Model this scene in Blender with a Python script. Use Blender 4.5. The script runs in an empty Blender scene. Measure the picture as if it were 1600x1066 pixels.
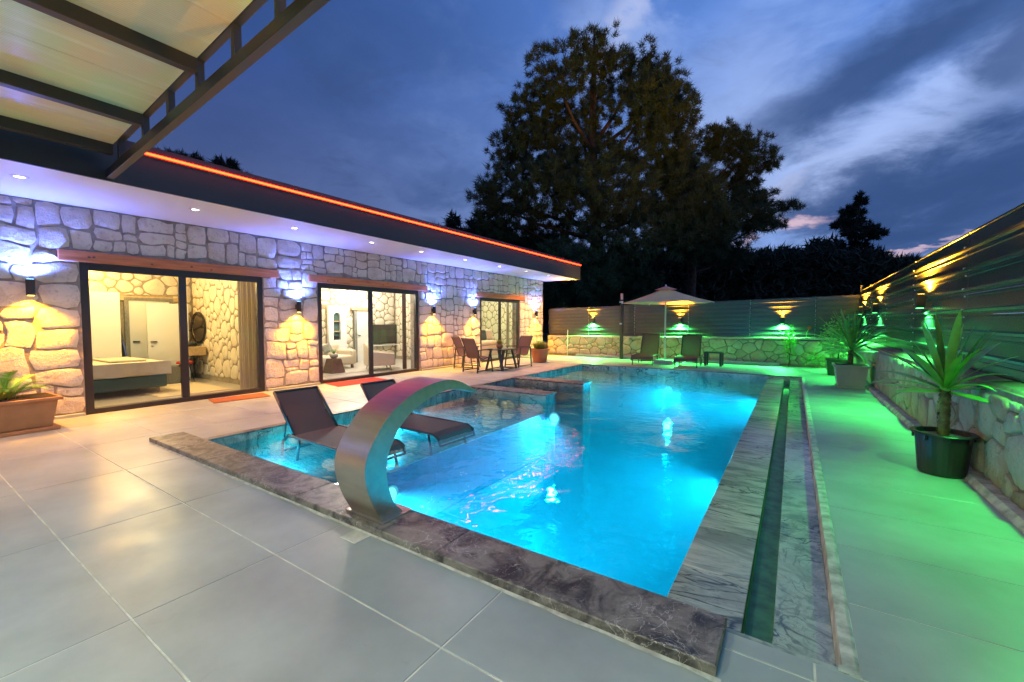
import bpy, bmesh, math, random
from mathutils import Vector, Matrix, noise as mnoise
random.seed(7)
R = math.radians
scn = bpy.context.scene
COL = scn.collection

# ------------------------------------------------------------------ camera
cam_d = bpy.data.cameras.new('camera'); cam = bpy.data.objects.new('camera', cam_d); COL.objects.link(cam)
cam.location = (0, 0, 1.4)
PITCH = math.atan(31 / 669.0); YAW = math.atan(440 / 669.0)
cam.rotation_euler = (R(90) - PITCH, 0, YAW)
cam_d.sensor_width = 36; cam_d.lens = 36 * 669 / 1600.0
cam_d.clip_start = 0.05; cam_d.clip_end = 2000
scn.camera = cam

# ------------------------------------------------------------------ view, render
scn.view_settings.view_transform = 'Standard'; scn.view_settings.look = 'None'
scn.view_settings.exposure = 0.4; scn.view_settings.gamma = 1
try: scn.view_settings.use_curve_mapping = False
except Exception: pass
scn.render.engine = 'CYCLES'
cy = scn.cycles
cy.use_denoising = True
cy.max_bounces = 7; cy.diffuse_bounces = 3; cy.glossy_bounces = 4; cy.transmission_bounces = 4
cy.transparent_max_bounces = 12; cy.volume_bounces = 0
cy.caustics_reflective = False; cy.caustics_refractive = False
cy.sample_clamp_indirect = 4; cy.blur_glossy = 0.5

# ------------------------------------------------------------------ world: dusk sky with drifting cloud
world = bpy.data.worlds.new('World'); scn.world = world; world.use_nodes = True
wn = world.node_tree; wn.nodes.clear()

def mth(nt, op, a, b=None, c=None, clamp=False):
    n = nt.nodes.new('ShaderNodeMath'); n.operation = op; n.use_clamp = clamp
    for i, v in enumerate((a, b, c)):
        if v is None: continue
        if isinstance(v, (int, float)): n.inputs[i].default_value = v
        else: nt.links.new(v, n.inputs[i])
    return n.outputs[0]
def mixc(nt, fac, a, b, mode='MIX'):
    n = nt.nodes.new('ShaderNodeMix'); n.data_type = 'RGBA'; n.blend_type = mode; n.clamp_factor = True
    for i, v in ((0, fac), (6, a), (7, b)):
        if isinstance(v, (int, float)): n.inputs[i].default_value = v
        elif isinstance(v, (tuple, list)): n.inputs[i].default_value = (*v[:3], 1)
        else: nt.links.new(v, n.inputs[i])
    return n.outputs[2]
def smooth(nt, v, lo, hi):
    n = nt.nodes.new('ShaderNodeMapRange'); n.interpolation_type = 'SMOOTHSTEP'
    nt.links.new(v, n.inputs[0]); n.inputs[1].default_value = lo; n.inputs[2].default_value = hi
    return n.outputs[0]
def nz(nt, vec, scale, detail=5, rough=.55, dist=0.0):
    n = nt.nodes.new('ShaderNodeTexNoise'); n.inputs['Scale'].default_value = scale
    n.inputs['Detail'].default_value = detail; n.inputs['Roughness'].default_value = rough
    n.inputs['Distortion'].default_value = dist
    if vec is not None: nt.links.new(vec, n.inputs['Vector'])
    return n.outputs[0]

def px_azel(u, v):
    """direction (azimuth, elevation) of a place in the sky"""
    fw = Vector((-math.sin(YAW) * math.cos(PITCH), math.cos(YAW) * math.cos(PITCH), -math.sin(PITCH)))
    rt = Vector((math.cos(YAW), math.sin(YAW), 0)); up = rt.cross(fw)
    d = (fw * 669 + rt * (u - 800) - up * (v - 533)).normalized()
    return math.atan2(d.x, d.y), math.asin(d.z)

def build_sky():
    nt = wn
    tc = nt.nodes.new('ShaderNodeTexCoord')
    sep = nt.nodes.new('ShaderNodeSeparateXYZ'); nt.links.new(tc.outputs['Generated'], sep.inputs[0])
    X, Y, Z = sep.outputs
    az = mth(nt, 'ARCTAN2', X, Y); el = mth(nt, 'ARCSINE', Z)
    zc = mth(nt, 'ADD', mth(nt, 'MAXIMUM', Z, 0.0), 0.22)
    pv = nt.nodes.new('ShaderNodeCombineXYZ')
    nt.links.new(mth(nt, 'DIVIDE', X, zc), pv.inputs[0]); nt.links.new(mth(nt, 'DIVIDE', Y, zc), pv.inputs[1])
    P = pv.outputs[0]
    n1 = nz(nt, P, 2.1, 7, .6, .4); n2 = nz(nt, P, 6.5, 6, .6, .3); n3 = nz(nt, tc.outputs['Generated'], 5.0, 4, .5)
    # clear sky: deep blue away from the afterglow, paler towards it
    glow = smooth(nt, az, R(-75), R(12))
    high = smooth(nt, el, R(0), R(38))
    left = mixc(nt, high, (0.052, 0.068, 0.140), (0.012, 0.036, 0.140))
    right = mixc(nt, high, (0.16, 0.245, 0.48), (0.070, 0.160, 0.44))
    base = mixc(nt, glow, left, right)
    # soft large cloud variation
    v = smooth(nt, n1, .30, .78)
    base = mixc(nt, mth(nt, 'MULTIPLY', v, .5), base, (0.020, 0.042, 0.120))
    w = smooth(nt, n2, .42, .85)
    lightfac = mth(nt, 'MULTIPLY', mth(nt, 'MULTIPLY', w, glow), .35)
    base = mixc(nt, lightfac, base, (0.20, 0.29, 0.52))
    n4 = nz(nt, P, 4.2, 9, .68, .6)
    base = mixc(nt, mth(nt, 'MULTIPLY', smooth(nt, n4, .50, .72), .42), base, (0.026, 0.046, 0.115))
    # named cloud banks: (px, py, half length, half thickness, tilt deg, strength)
    def bank(u, v, a, b, tilt, s):
        a0, e0 = px_azel(u, v); k = 1 / 669.0
        da = mth(nt, 'SUBTRACT', az, a0); de = mth(nt, 'SUBTRACT', el, e0)
        n = mth(nt, 'MULTIPLY', mth(nt, 'SUBTRACT', n1, .5), .30)
        m = mth(nt, 'MULTIPLY', mth(nt, 'SUBTRACT', n2, .5), .06)
        de = mth(nt, 'ADD', de, mth(nt, 'ADD', n, m)); da = mth(nt, 'ADD', da, mth(nt, 'MULTIPLY', n, 1.4))
        c, sn = math.cos(R(tilt)), math.sin(R(tilt))
        p = mth(nt, 'ADD', mth(nt, 'MULTIPLY', da, c), mth(nt, 'MULTIPLY', de, sn))
        q = mth(nt, 'SUBTRACT', mth(nt, 'MULTIPLY', de, c), mth(nt, 'MULTIPLY', da, sn))
        p = mth(nt, 'DIVIDE', p, a * k); q = mth(nt, 'DIVIDE', q, b * k)
        r = mth(nt, 'SQRT', mth(nt, 'ADD', mth(nt, 'MULTIPLY', p, p), mth(nt, 'MULTIPLY', q, q)))
        f = mth(nt, 'SUBTRACT', 1.0, smooth(nt, r, .25, 1.35))
        return mth(nt, 'MULTIPLY', f, s)
    for args in ((1440, 190, 190, 40, 22, .42, ), (1330, 250, 120, 50, 10, .4), (1170, 190, 110, 120, 0, .38), (960, 60, 90, 40, -20, .35)):
        base = mixc(nt, bank(*args), base, (0.26, 0.33, 0.52))
    for args in ((1400, 85, 210, 42, 24, .92), (1600, 60, 80, 50, 20, .8), (1480, 290, 230, 62, 16, .93), (1300, 330, 130, 45, 5, .75),
                 (1600, 330, 160, 70, 10, .85), (1200, 180, 90, 20, 20, .3), (700, 300, 90, 30, 0, .4),
                 (560, 60, 220, 60, 5, .35), (1090, 300, 60, 50, 0, .4)):
        base = mixc(nt, bank(*args), base, (0.020, 0.045, 0.125))
    for args in ((1215, 365, 60, 14, 18, .8), (1190, 320, 34, 22, 0, .35), (975, 22, 28, 24, 30, .42),
                 (1385, 392, 70, 7, 2, .7)):
        col = (0.42, 0.30, 0.36) if args[1] > 340 else (0.33, 0.35, 0.48)
        base = mixc(nt, bank(*args), base, col)
    # below the horizon: dark land light
    base = mixc(nt, smooth(nt, el, R(-1), R(-8)), base, base)
    bg = nt.nodes.new('ShaderNodeBackground'); nt.links.new(base, bg.inputs[0]); bg.inputs[1].default_value = 1.45
    out = nt.nodes.new('ShaderNodeOutputWorld'); nt.links.new(bg.outputs[0], out.inputs[0])
build_sky()

# ------------------------------------------------------------------ helpers
def link(o, parent=None):
    COL.objects.link(o)
    if parent is not None: o.parent = parent
    return o
def tag(o, label=None, cat=None, group=None, kind=None):
    if label: o['label'] = label
    if cat: o['category'] = cat
    if group: o['group'] = group
    if kind: o['kind'] = kind
    return o
def empty(name, loc=(0, 0, 0), rz=0, label=None, cat=None, group=None, kind=None):
    o = bpy.data.objects.new(name, None); o.location = loc; o.rotation_euler = (0, 0, rz); link(o)
    o.empty_display_size = .1
    return tag(o, label, cat, group, kind)
def copy_tree(o, parent=None, loc=None, rz=None, label=None):
    c = o.copy(); COL.objects.link(c); c.parent = parent
    for ch in o.children: copy_tree(ch, c)
    if loc is not None: c.location = loc
    if rz is not None: c.rotation_euler = (0, 0, rz)
    if label: c['label'] = label
    return c

class MB:
    def __init__(s): s.v = []; s.f = []
    def add(s, vs, fs):
        b = len(s.v); s.v += [tuple(p) for p in vs]; s.f += [tuple(i + b for i in f) for f in fs]; return s
    def box(s, x0, x1, y0, y1, z0, z1):
        return s.add([(x0,y0,z0),(x1,y0,z0),(x1,y1,z0),(x0,y1,z0),(x0,y0,z1),(x1,y0,z1),(x1,y1,z1),(x0,y1,z1)],
                     [(0,3,2,1),(4,5,6,7),(0,1,5,4),(1,2,6,5),(2,3,7,6),(3,0,4,7)])
    def bevbox(s, x0, x1, y0, y1, z0, z1, b=.003):
        """box whose top edges are chamfered"""
        vs = [(x0,y0,z0),(x1,y0,z0),(x1,y1,z0),(x0,y1,z0),(x0,y0,z1-b),(x1,y0,z1-b),(x1,y1,z1-b),(x0,y1,z1-b),
              (x0+b,y0+b,z1),(x1-b,y0+b,z1),(x1-b,y1-b,z1),(x0+b,y1-b,z1)]
        fs = [(0,3,2,1),(8,9,10,11)]
        for i in range(4):
            j = (i + 1) % 4; fs += [(i, j, j+4, i+4), (i+4, j+4, j+8, i+8)]
        return s.add(vs, fs)
    def bar(s, a, b, w, h=None, up=(0,0,1)):
        h = h or w; a = Vector(a); b = Vector(b); d = (b - a).normalized(); u = Vector(up)
        if abs(d.dot(u)) > .98: u = Vector((0, 1, 0))
        r = d.cross(u).normalized(); u = r.cross(d)
        vs = [p + r * (w/2*sx) + u * (h/2*sz) for p in (a, b) for sx, sz in ((-1,-1),(1,-1),(1,1),(-1,1))]
        return s.add(vs, [(0,1,2,3),(7,6,5,4),(0,4,5,1),(1,5,6,2),(2,6,7,3),(3,7,4,0)])
    def tube(s, pts, r, n=8, caps=True):
        pts = [Vector(p) for p in pts]; m = len(pts); rs = r if isinstance(r, (list, tuple)) else [r]*m
        rings = []; u = None
        for i, p in enumerate(pts):
            d = (pts[min(i+1, m-1)] - pts[max(i-1, 0)]).normalized()
            if u is None: u = Vector((0,0,1)) if abs(d.z) < .9 else Vector((1,0,0))
            rr = d.cross(u).normalized(); u = rr.cross(d).normalized()
            rings.append([p + (rr*math.cos(2*math.pi*k/n) + u*math.sin(2*math.pi*k/n))*rs[i] for k in range(n)])
        vs = [q for rg in rings for q in rg]; fs = []
        for i in range(m-1):
            for k in range(n):
                k2 = (k+1) % n; fs.append((i*n+k, i*n+k2, (i+1)*n+k2, (i+1)*n+k))
        if caps: fs += [tuple(range(n-1, -1, -1)), tuple(range((m-1)*n, m*n))]
        return s.add(vs, fs)
    def lathe(s, prof, n=24, c=(0,0), sx=1, sy=1):
        vs = [(c[0]+r*sx*math.cos(2*math.pi*k/n), c[1]+r*sy*math.sin(2*math.pi*k/n), z) for r, z in prof for k in range(n)]
        fs = [(i*n+k, i*n+(k+1)%n, (i+1)*n+(k+1)%n, (i+1)*n+k) for i in range(len(prof)-1) for k in range(n)]
        return s.add(vs, fs)
    def prism(s, poly, x0, x1, axis='x'):
        """extrude polygon (a,b) along an axis"""
        n = len(poly)
        def P(t, a, b): return (t, a, b) if axis == 'x' else ((a, t, b) if axis == 'y' else (a, b, t))
        vs = [P(x0, a, b) for a, b in poly] + [P(x1, a, b) for a, b in poly]
        fs = [tuple(range(n-1,-1,-1)), tuple(range(n, 2*n))] + [(i, (i+1)%n, n+(i+1)%n, n+i) for i in range(n)]
        return s.add(vs, fs)
    def loft(s, polys):
        n = len(polys[0]); vs = [p for q in polys for p in q]; fs = []
        for i in range(len(polys)-1):
            for k in range(n):
                k2 = (k+1) % n; fs.append((i*n+k, i*n+k2, (i+1)*n+k2, (i+1)*n+k))
        fs += [tuple(range(n-1,-1,-1)), tuple(range((len(polys)-1)*n, len(polys)*n))]
        return s.add(vs, fs)
    def mesh(s, name, m, smooth=False, recalc=True):
        me = bpy.data.meshes.new(name); me.from_pydata(s.v, [], s.f)
        if recalc:
            bm = bmesh.new(); bm.from_mesh(me); bmesh.ops.recalc_face_normals(bm, faces=bm.faces); bm.to_mesh(me); bm.free()
        if m: me.materials.append(m)
        if smooth:
            for p in me.polygons: p.use_smooth = True
        return me
    def build(s, name, m, parent=None, smooth=False, bevel=0, sub=0, recalc=True, loc=None):
        o = bpy.data.objects.new(name, s.mesh(name, m, smooth, recalc)); link(o, parent)
        if loc is not None: o.location = loc
        if bevel:
            b = o.modifiers.new('b', 'BEVEL'); b.width = bevel; b.segments = 2; b.limit_method = 'ANGLE'
        if sub:
            b = o.modifiers.new('s', 'SUBSURF'); b.levels = sub; b.render_levels = sub
        return o

# ------------------------------------------------------------------ materials
def mat(name, col, rough=.5, metal=0, var=0.0, vscale=4, bump=0, bscale=30, col2=None, emit=None, estr=0, spec=None, rand=0.0,
        alpha=None, trans=0, stretch=None, coat=0, aniso=0, rvar=0, detail=5, soft=False):
    m = bpy.data.materials.new(name); m.use_nodes = True; nt = m.node_tree
    b = nt.nodes['Principled BSDF']; L = nt.links.new
    b.inputs['Base Color'].default_value = (*col, 1); b.inputs['Roughness'].default_value = rough
    b.inputs['Metallic'].default_value = metal
    if spec is not None: b.inputs['Specular IOR Level'].default_value = spec
    if coat: b.inputs['Coat Weight'].default_value = coat
    if aniso: b.inputs['Anisotropic'].default_value = aniso
    if emit: b.inputs['Emission Color'].default_value = (*emit, 1); b.inputs['Emission Strength'].default_value = estr
    vec = None
    if var or bump or rvar:
        tc = nt.nodes.new('ShaderNodeTexCoord'); mp = nt.nodes.new('ShaderNodeMapping')
        ge = nt.nodes.new('ShaderNodeNewGeometry'); L(ge.outputs['Position'], mp.inputs[0])
        if stretch: mp.inputs['Scale'].default_value = stretch
        vec = mp.outputs[0]
    c = None
    if var:
        n = nz(nt, vec, vscale, detail, .6)
        f = smooth(nt, n, .2, .8) if soft else smooth(nt, n, .35, .68)
        c2 = col2 or tuple(x * (1 - var) for x in col)
        c = mixc(nt, f, col, c2)
    if rand:
        oi = nt.nodes.new('ShaderNodeObjectInfo')
        k = mth(nt, 'ADD', mth(nt, 'MULTIPLY', oi.outputs['Random'], 2*rand), 1 - rand)
        hs = nt.nodes.new('ShaderNodeHueSaturation'); L(k, hs.inputs['Value'])
        if c is None: hs.inputs['Color'].default_value = (*col, 1)
        else: L(c, hs.inputs['Color'])
        c = hs.outputs[0]
    if c is not None: L(c, b.inputs['Base Color'])
    if rvar:
        n = nz(nt, vec, vscale*1.7, 5, .6)
        L(mth(nt, 'ADD', mth(nt, 'MULTIPLY', smooth(nt, n, .3, .7), rvar), rough - rvar/2), b.inputs['Roughness'])
    if bump:
        bp = nt.nodes.new('ShaderNodeBump'); bp.inputs['Strength'].default_value = bump; bp.inputs['Distance'].default_value = .02
        L(nz(nt, vec, bscale, 6, .65), bp.inputs['Height']); L(bp.outputs[0], b.inputs['Normal'])
    return m

def marble(name, base, vein, dark, scale, stretch, rough=.15, amt=.5, joint=None, veinw=.02, rot=0.0):
    """veined stone: cloudy body, thin crossing veins"""
    m = bpy.data.materials.new(name); m.use_nodes = True; nt = m.node_tree; L = nt.links.new
    b = nt.nodes['Principled BSDF']
    ge = nt.nodes.new('ShaderNodeNewGeometry'); mp = nt.nodes.new('ShaderNodeMapping'); L(ge.outputs['Position'], mp.inputs[0])
    mp.inputs['Scale'].default_value = stretch; mp.inputs['Rotation'].default_value = (0, 0, rot)
    oi = nt.nodes.new('ShaderNodeObjectInfo')
    ad = nt.nodes.new('ShaderNodeVectorMath'); ad.operation = 'MULTIPLY_ADD'
    cb = nt.nodes.new('ShaderNodeCombineXYZ')
    for i in range(3): L(oi.outputs['Random'], cb.inputs[i])
    L(cb.outputs[0], ad.inputs[0]); ad.inputs[1].default_value = (17, 31, 7); L(mp.outputs[0], ad.inputs[2])
    V = ad.outputs[0]
    n1 = nz(nt, V, scale, 8, .65, 1.2); n2 = nz(nt, V, scale*2.7, 8, .7, 1.5); n3 = nz(nt, V, scale*.9, 5, .5, 2.5)
    c = mixc(nt, smooth(nt, n1, .38, .66), base, dark)
    c = mixc(nt, mth(nt, 'MULTIPLY', smooth(nt, n2, .5, .72), amt), c, dark)
    a = mth(nt, 'ABSOLUTE', mth(nt, 'SUBTRACT', n3, .5))
    v1 = mth(nt, 'SUBTRACT', 1.0, smooth(nt, a, 0.0, veinw))
    a2 = mth(nt, 'ABSOLUTE', mth(nt, 'SUBTRACT', nz(nt, V, scale*2.1, 6, .6, 2.0), .47))
    v2 = mth(nt, 'MULTIPLY', mth(nt, 'SUBTRACT', 1.0, smooth(nt, a2, 0.0, veinw*.7)), .6)
    msk = smooth(nt, nz(nt, V, scale*.6, 3, .5), .40, .62)
    vv = mth(nt, 'MULTIPLY', mth(nt, 'MAXIMUM', v1, v2), msk)
    c = mixc(nt, vv, c, vein)
    L(c, b.inputs['Base Color']); b.inputs['Roughness'].default_value = rough
    L(mth(nt, 'ADD', mth(nt, 'MULTIPLY', n2, .25), rough - .1, clamp=True), b.inputs['Roughness'])
    return m

def stone_mat(name, c1, c2, c3, rough=.85, bump=.7, bscale=22):
    m = bpy.data.materials.new(name); m.use_nodes = True; nt = m.node_tree; L = nt.links.new
    b = nt.nodes['Principled BSDF']; b.inputs['Roughness'].default_value = rough
    b.inputs['Specular IOR Level'].default_value = .25
    ge = nt.nodes.new('ShaderNodeNewGeometry'); P = ge.outputs['Position']
    oi = nt.nodes.new('ShaderNodeObjectInfo')
    n1 = nz(nt, P, 3.2, 6, .65); n2 = nz(nt, P, 14, 8, .7); n3 = nz(nt, P, 38, 6, .7)
    vo = nt.nodes.new('ShaderNodeTexVoronoi'); vo.inputs['Scale'].default_value = 3.1; L(P, vo.inputs['Vector'])
    sc = nt.nodes.new('ShaderNodeSeparateColor'); L(vo.outputs['Color'], sc.inputs[0])
    pick = mth(nt, 'FRACT', mth(nt, 'ADD', mth(nt, 'MULTIPLY', oi.outputs['Random'], 7.3), mth(nt, 'MULTIPLY', sc.outputs[0], .25)))
    c = mixc(nt, smooth(nt, pick, .25, .95), c1, c2)
    c = mixc(nt, mth(nt, 'MULTIPLY', smooth(nt, n1, .45, .7), .7), c, c3)
    c = mixc(nt, mth(nt, 'MULTIPLY', smooth(nt, n2, .52, .72), .55), c, tuple(x*.5 for x in c3))
    L(c, b.inputs['Base Color'])
    h = mth(nt, 'ADD', n2, mth(nt, 'MULTIPLY', n3, .6))
    bp = nt.nodes.new('ShaderNodeBump'); bp.inputs['Strength'].default_value = bump; bp.inputs['Distance'].default_value = .035
    L(h, bp.inputs['Height']); L(bp.outputs[0], b.inputs['Normal'])
    return m

def glossmix(name, tint, rough=.0, ior=1.45, bump=None):
    """clear pane or water surface: Fresnel mix of see-through and mirror"""
    m = bpy.data.materials.new(name); m.use_nodes = True; nt = m.node_tree; nt.nodes.clear(); L = nt.links.new
    out = nt.nodes.new('ShaderNodeOutputMaterial'); mx = nt.nodes.new('ShaderNodeMixShader')
    tr = nt.nodes.new('ShaderNodeBsdfTransparent'); gl = nt.nodes.new('ShaderNodeBsdfGlossy'); fr = nt.nodes.new('ShaderNodeFresnel')
    tr.inputs[0].default_value = (*tint, 1); gl.inputs['Roughness'].default_value = rough; fr.inputs[0].default_value = ior
    gl.inputs[0].default_value = (1, 1, 1, 1)
    if bump:
        ge = nt.nodes.new('ShaderNodeNewGeometry')
        bp = nt.nodes.new('ShaderNodeBump'); bp.inputs['Strength'].default_value = bump[0]; bp.inputs['Distance'].default_value = bump[2]
        a = nz(nt, ge.outputs['Position'], bump[1], 3, .5, .3); b2 = nz(nt, ge.outputs['Position'], bump[1]*4.1, 2, .5, .2)
        msk = smooth(nt, nz(nt, ge.outputs['Position'], .55, 2, .5), .40, .62)
        h = mth(nt, 'ADD', a, mth(nt, 'MULTIPLY', mth(nt, 'MULTIPLY', b2, msk), .30))
        L(h, bp.inputs['Height']); L(bp.outputs[0], gl.inputs['Normal']); L(bp.outputs[0], fr.inputs['Normal'])
    fac = fr.outputs[0]
    if not bump:
        g2 = nt.nodes.new('ShaderNodeNewGeometry'); fac = mth(nt, 'MULTIPLY', fac, mth(nt, 'SUBTRACT', 1.0, g2.outputs['Backfacing']))
    L(fac, mx.inputs[0]); L(tr.outputs[0], mx.inputs[1]); L(gl.outputs[0], mx.inputs[2]); L(mx.outputs[0], out.inputs[0])
    return m

M = {}
M['tile'] = mat('deck porcelain', (.45, .50, .46), .36, var=.36, vscale=1.3, bump=.05, bscale=90, rand=.03, rvar=.14, soft=True)
def deck_marks():
    nt = M['tile'].node_tree; b = nt.nodes['Principled BSDF']; L = nt.links.new
    src = b.inputs['Base Color'].links[0].from_socket
    ge = nt.nodes.new('ShaderNodeNewGeometry'); P = ge.outputs['Position']
    a = nz(nt, P, 6.5, 8, .75, 1.0); bb = nz(nt, P, .6, 2, .5)
    f = mth(nt, 'MULTIPLY', smooth(nt, a, .59, .72), smooth(nt, bb, .47, .62))
    c = mixc(nt, mth(nt, 'MULTIPLY', f, .26), src, (.20, .17, .12))
    w = mth(nt, 'MULTIPLY', smooth(nt, nz(nt, P, 16, 4, .7), .70, .74), smooth(nt, nz(nt, P, .9, 2, .5), .50, .60))
    c = mixc(nt, mth(nt, 'MULTIPLY', w, .7), c, (.70, .70, .62))
    L(c, b.inputs['Base Color'])
deck_marks()
M['grout'] = mat('pale grout', (.80, .79, .66), .8, var=.35, vscale=6)
M['ground'] = mat('bare earth', (.05, .045, .035), .95, var=.4, vscale=1)
M['emperador'] = marble('dark brown marble', (.25, .225, .185), (.55, .50, .44), (.035, .030, .027), 5.0, (1, 1, 1), .36, .6, veinw=.014)
M['marble'] = marble('grey veined marble', (.62, .64, .50), (.06, .08, .07), (.28, .31, .25), 2.2, (.5, 1.9, 1), .12, .45, veinw=.03, rot=.12)
M['marble2'] = marble('green grey marble', (.42, .48, .38), (.05, .08, .08), (.18, .24, .19), 2.4, (1.3, 1.3, 1), .1, .5, veinw=.035, rot=.7)
M['marble_shelf'] = marble('banded pool marble', (.42, .56, .52), (.12, .24, .24), (.20, .34, .34), 2.2, (1.0, 4.5, 1), .25, .5, veinw=.03)
M['basin'] = mat('pool mosaic plaster', (.50, .74, .78), .6, var=.12, vscale=1.2)
M['stone'] = stone_mat('cream limestone', (.82, .75, .64), (.72, .64, .55), (.60, .48, .36), bump=1.0)
M['stone_in'] = stone_mat('indoor limestone', (.74, .68, .54), (.64, .57, .45), (.56, .48, .36), bump=.4)
M['stone_garden'] = stone_mat('garden rubble', (.60, .50, .38), (.50, .36, .27), (.46, .28, .17), bump=1.1)
M['mortar'] = mat('mortar', (.42, .355, .29), .95, var=.4, vscale=7, bump=.8, bscale=40)
M['mortar_in'] = mat('indoor mortar', (.34, .29, .20), .95, var=.3, vscale=7, bump=.5, bscale=40)
M['mortar_garden'] = mat('garden mortar', (.34, .26, .18), .95, var=.4, vscale=7, bump=.8, bscale=40)
M['anthracite'] = mat('anthracite paint', (.022, .024, .026), .42)
M['frame'] = mat('dark brown window frame', (.030, .022, .020), .4)
M['white'] = mat('white plaster', (.80, .80, .80), .6, var=.04, vscale=2)
M['soffit'] = mat('white soffit board', (.80, .80, .82), .35)
M['wood'] = mat('stained timber', (.60, .20, .07), .55, var=.5, vscale=3, stretch=(8, .6, 8), bump=.2, bscale=20, col2=(.42, .13, .045))
M['glass'] = glossmix('window glass', (.97, .98, .97), 0, 1.45)
M['water'] = glossmix('pool water', (.82, .97, 1.0), 0, 1.33, bump=(.5, 2.2, .035))
M['steel'] = mat('brushed steel', (.62, .59, .47), .33, metal=1, bump=.012, bscale=180, stretch=(1, 6, 6), var=.12, vscale=3)
M['fence'] = mat('dark ribbed sheet', (.12, .12, .118), .24, metal=.6)
M['post'] = mat('black post paint', (.02, .02, .022), .5)
M['black_plastic'] = mat('black pot plastic', (.014, .016, .015), .35, bump=.05, bscale=60)
M['beige_pot'] = mat('beige pot plastic', (.46, .42, .34), .5, var=.1, vscale=5)
M['terracotta'] = mat('terracotta plastic', (.50, .17, .06), .5, var=.15, vscale=6)
M['terracotta_box'] = mat('ochre planter plastic', (.45, .21, .09), .5, var=.15, vscale=6)
M['soil'] = mat('soil', (.05, .035, .022), 1, var=.5, vscale=30, bump=1, bscale=50)
M['palegravel'] = mat('pale potting grit', (.42, .40, .34), 1, var=.4, vscale=40, bump=1, bscale=60)
M['leaf'] = mat('yucca leaf', (.22, .50, .09), .38, var=.35, vscale=6, rand=.2)
M['leaf_dry'] = mat('dry leaf edge', (.25, .17, .06), .7)
M['yucca_stem'] = mat('yucca stem', (.22, .20, .06), .8, var=.6, vscale=18, col2=(.12, .08, .03))
M['yellowleaf'] = mat('fresh garden leaves', (.36, .36, .05), .5, rand=.2, var=.3, vscale=8)
M['needles'] = mat('pine needles', (.022, .050, .016), .8, var=.5, vscale=.35, col2=(.030, .048, .014))
M['needles_dark'] = mat('far pine foliage', (.018, .026, .012), .9, var=.4, vscale=.3)
M['bark'] = mat('pine bark', (.09, .055, .035), .95, var=.5, vscale=5, bump=.8, bscale=12)
M['mesh_fabric'] = mat('brown sling fabric', (.13, .075, .062), .7, bump=.1, bscale=300)
M['sling_dark'] = mat('charcoal sling fabric', (.15, .085, .068), .65, bump=.1, bscale=300)
M['dark_frame'] = mat('dark powder coated tube', (.028, .026, .028), .38)
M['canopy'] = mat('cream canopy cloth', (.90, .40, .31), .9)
M['whitepaint'] = mat('white painted pole', (.78, .78, .76), .4)
M['concrete'] = mat('white cast base', (.6, .58, .54), .8, var=.2, vscale=9)
M['poly'] = bpy.data.materials.new('ribbed polycarbonate'); 
def poly_mat():
    m = M['poly']; m.use_nodes = True; nt = m.node_tree; b = nt.nodes['Principled BSDF']; L = nt.links.new
    ge = nt.nodes.new('ShaderNodeNewGeometry'); mp = nt.nodes.new('ShaderNodeMapping'); L(ge.outputs['Position'], mp.inputs[0])
    mp.inputs['Scale'].default_value = (1, .12, 1)
    n = nz(nt, mp.outputs[0], 14, 5, .6)
    big = nz(nt, ge.outputs['Position'], 1.1, 3, .5)
    c = mixc(nt, smooth(nt, big, .35, .65), (.62, .76, .42), (.74, .62, .40))
    c = mixc(nt, mth(nt, 'MULTIPLY', smooth(nt, n, .5, .75), .5), c, (.82, .84, .66))
    L(c, b.inputs['Base Color']); b.inputs['Roughness'].default_value = .22
    b.inputs['Transmission Weight'].default_value = 0
    bp = nt.nodes.new('ShaderNodeBump'); bp.inputs['Strength'].default_value = .35; bp.inputs['Distance'].default_value = .02
    wv = nt.nodes.new('ShaderNodeTexWave'); wv.bands_direction = 'X'; wv.inputs['Scale'].default_value = 14; wv.inputs['Distortion'].default_value = .0
    L(ge.outputs['Position'], wv.inputs['Vector'])
    L(mth(nt, 'ADD', mth(nt, 'MULTIPLY', n, .5), mth(nt, 'MULTIPLY', wv.outputs['Fac'], .25)), bp.inputs['Height']); L(bp.outputs[0], b.inputs['Normal'])
poly_mat()
M['mat_orange'] = mat('coir mat', (.42, .13, .04), 1, var=.3, vscale=20, bump=.6, bscale=120)
M['mat_red'] = mat('red woven mat', (.55, .05, .03), 1, var=.3, vscale=20, bump=.6, bscale=120)
M['linen'] = mat('bed linen', (.72, .66, .52), .9, var=.1, vscale=5, bump=.4, bscale=9)
M['bedbase'] = mat('teal upholstery', (.06, .11, .105), .8)
M['doorwhite'] = mat('white door', (.74, .74, .70), .45)
M['curtain'] = mat('beige curtain', (.55, .50, .42), .9)
def translucent(m, f):
    nt = m.node_tree; b = nt.nodes['Principled BSDF']; out = [n for n in nt.nodes if n.type == 'OUTPUT_MATERIAL'][0]
    t = nt.nodes.new('ShaderNodeBsdfTranslucent'); t.inputs[0].default_value = b.inputs['Base Color'].default_value
    mx = nt.nodes.new('ShaderNodeMixShader'); mx.inputs[0].default_value = f
    nt.links.new(b.outputs[0], mx.inputs[1]); nt.links.new(t.outputs[0], mx.inputs[2]); nt.links.new(mx.outputs[0], out.inputs[0])
translucent(M['curtain'], .55); translucent(M['sling_dark'], .3); translucent(M['mesh_fabric'], .3); translucent(M['canopy'], .3)
M['curtain_brown'] = mat('brown curtain', (.20, .13, .10), .9); translucent(M['curtain_brown'], .5)
M['floor_in'] = mat('pale indoor tile', (.46, .44, .40), .3, var=.1, vscale=1)
M['rug'] = mat('cream rug', (.66, .56, .38), 1, bump=.5, bscale=80)
M['greyfab'] = mat('grey boucle', (.24, .24, .22), 1, var=.4, vscale=40, bump=.5, bscale=80)
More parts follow.
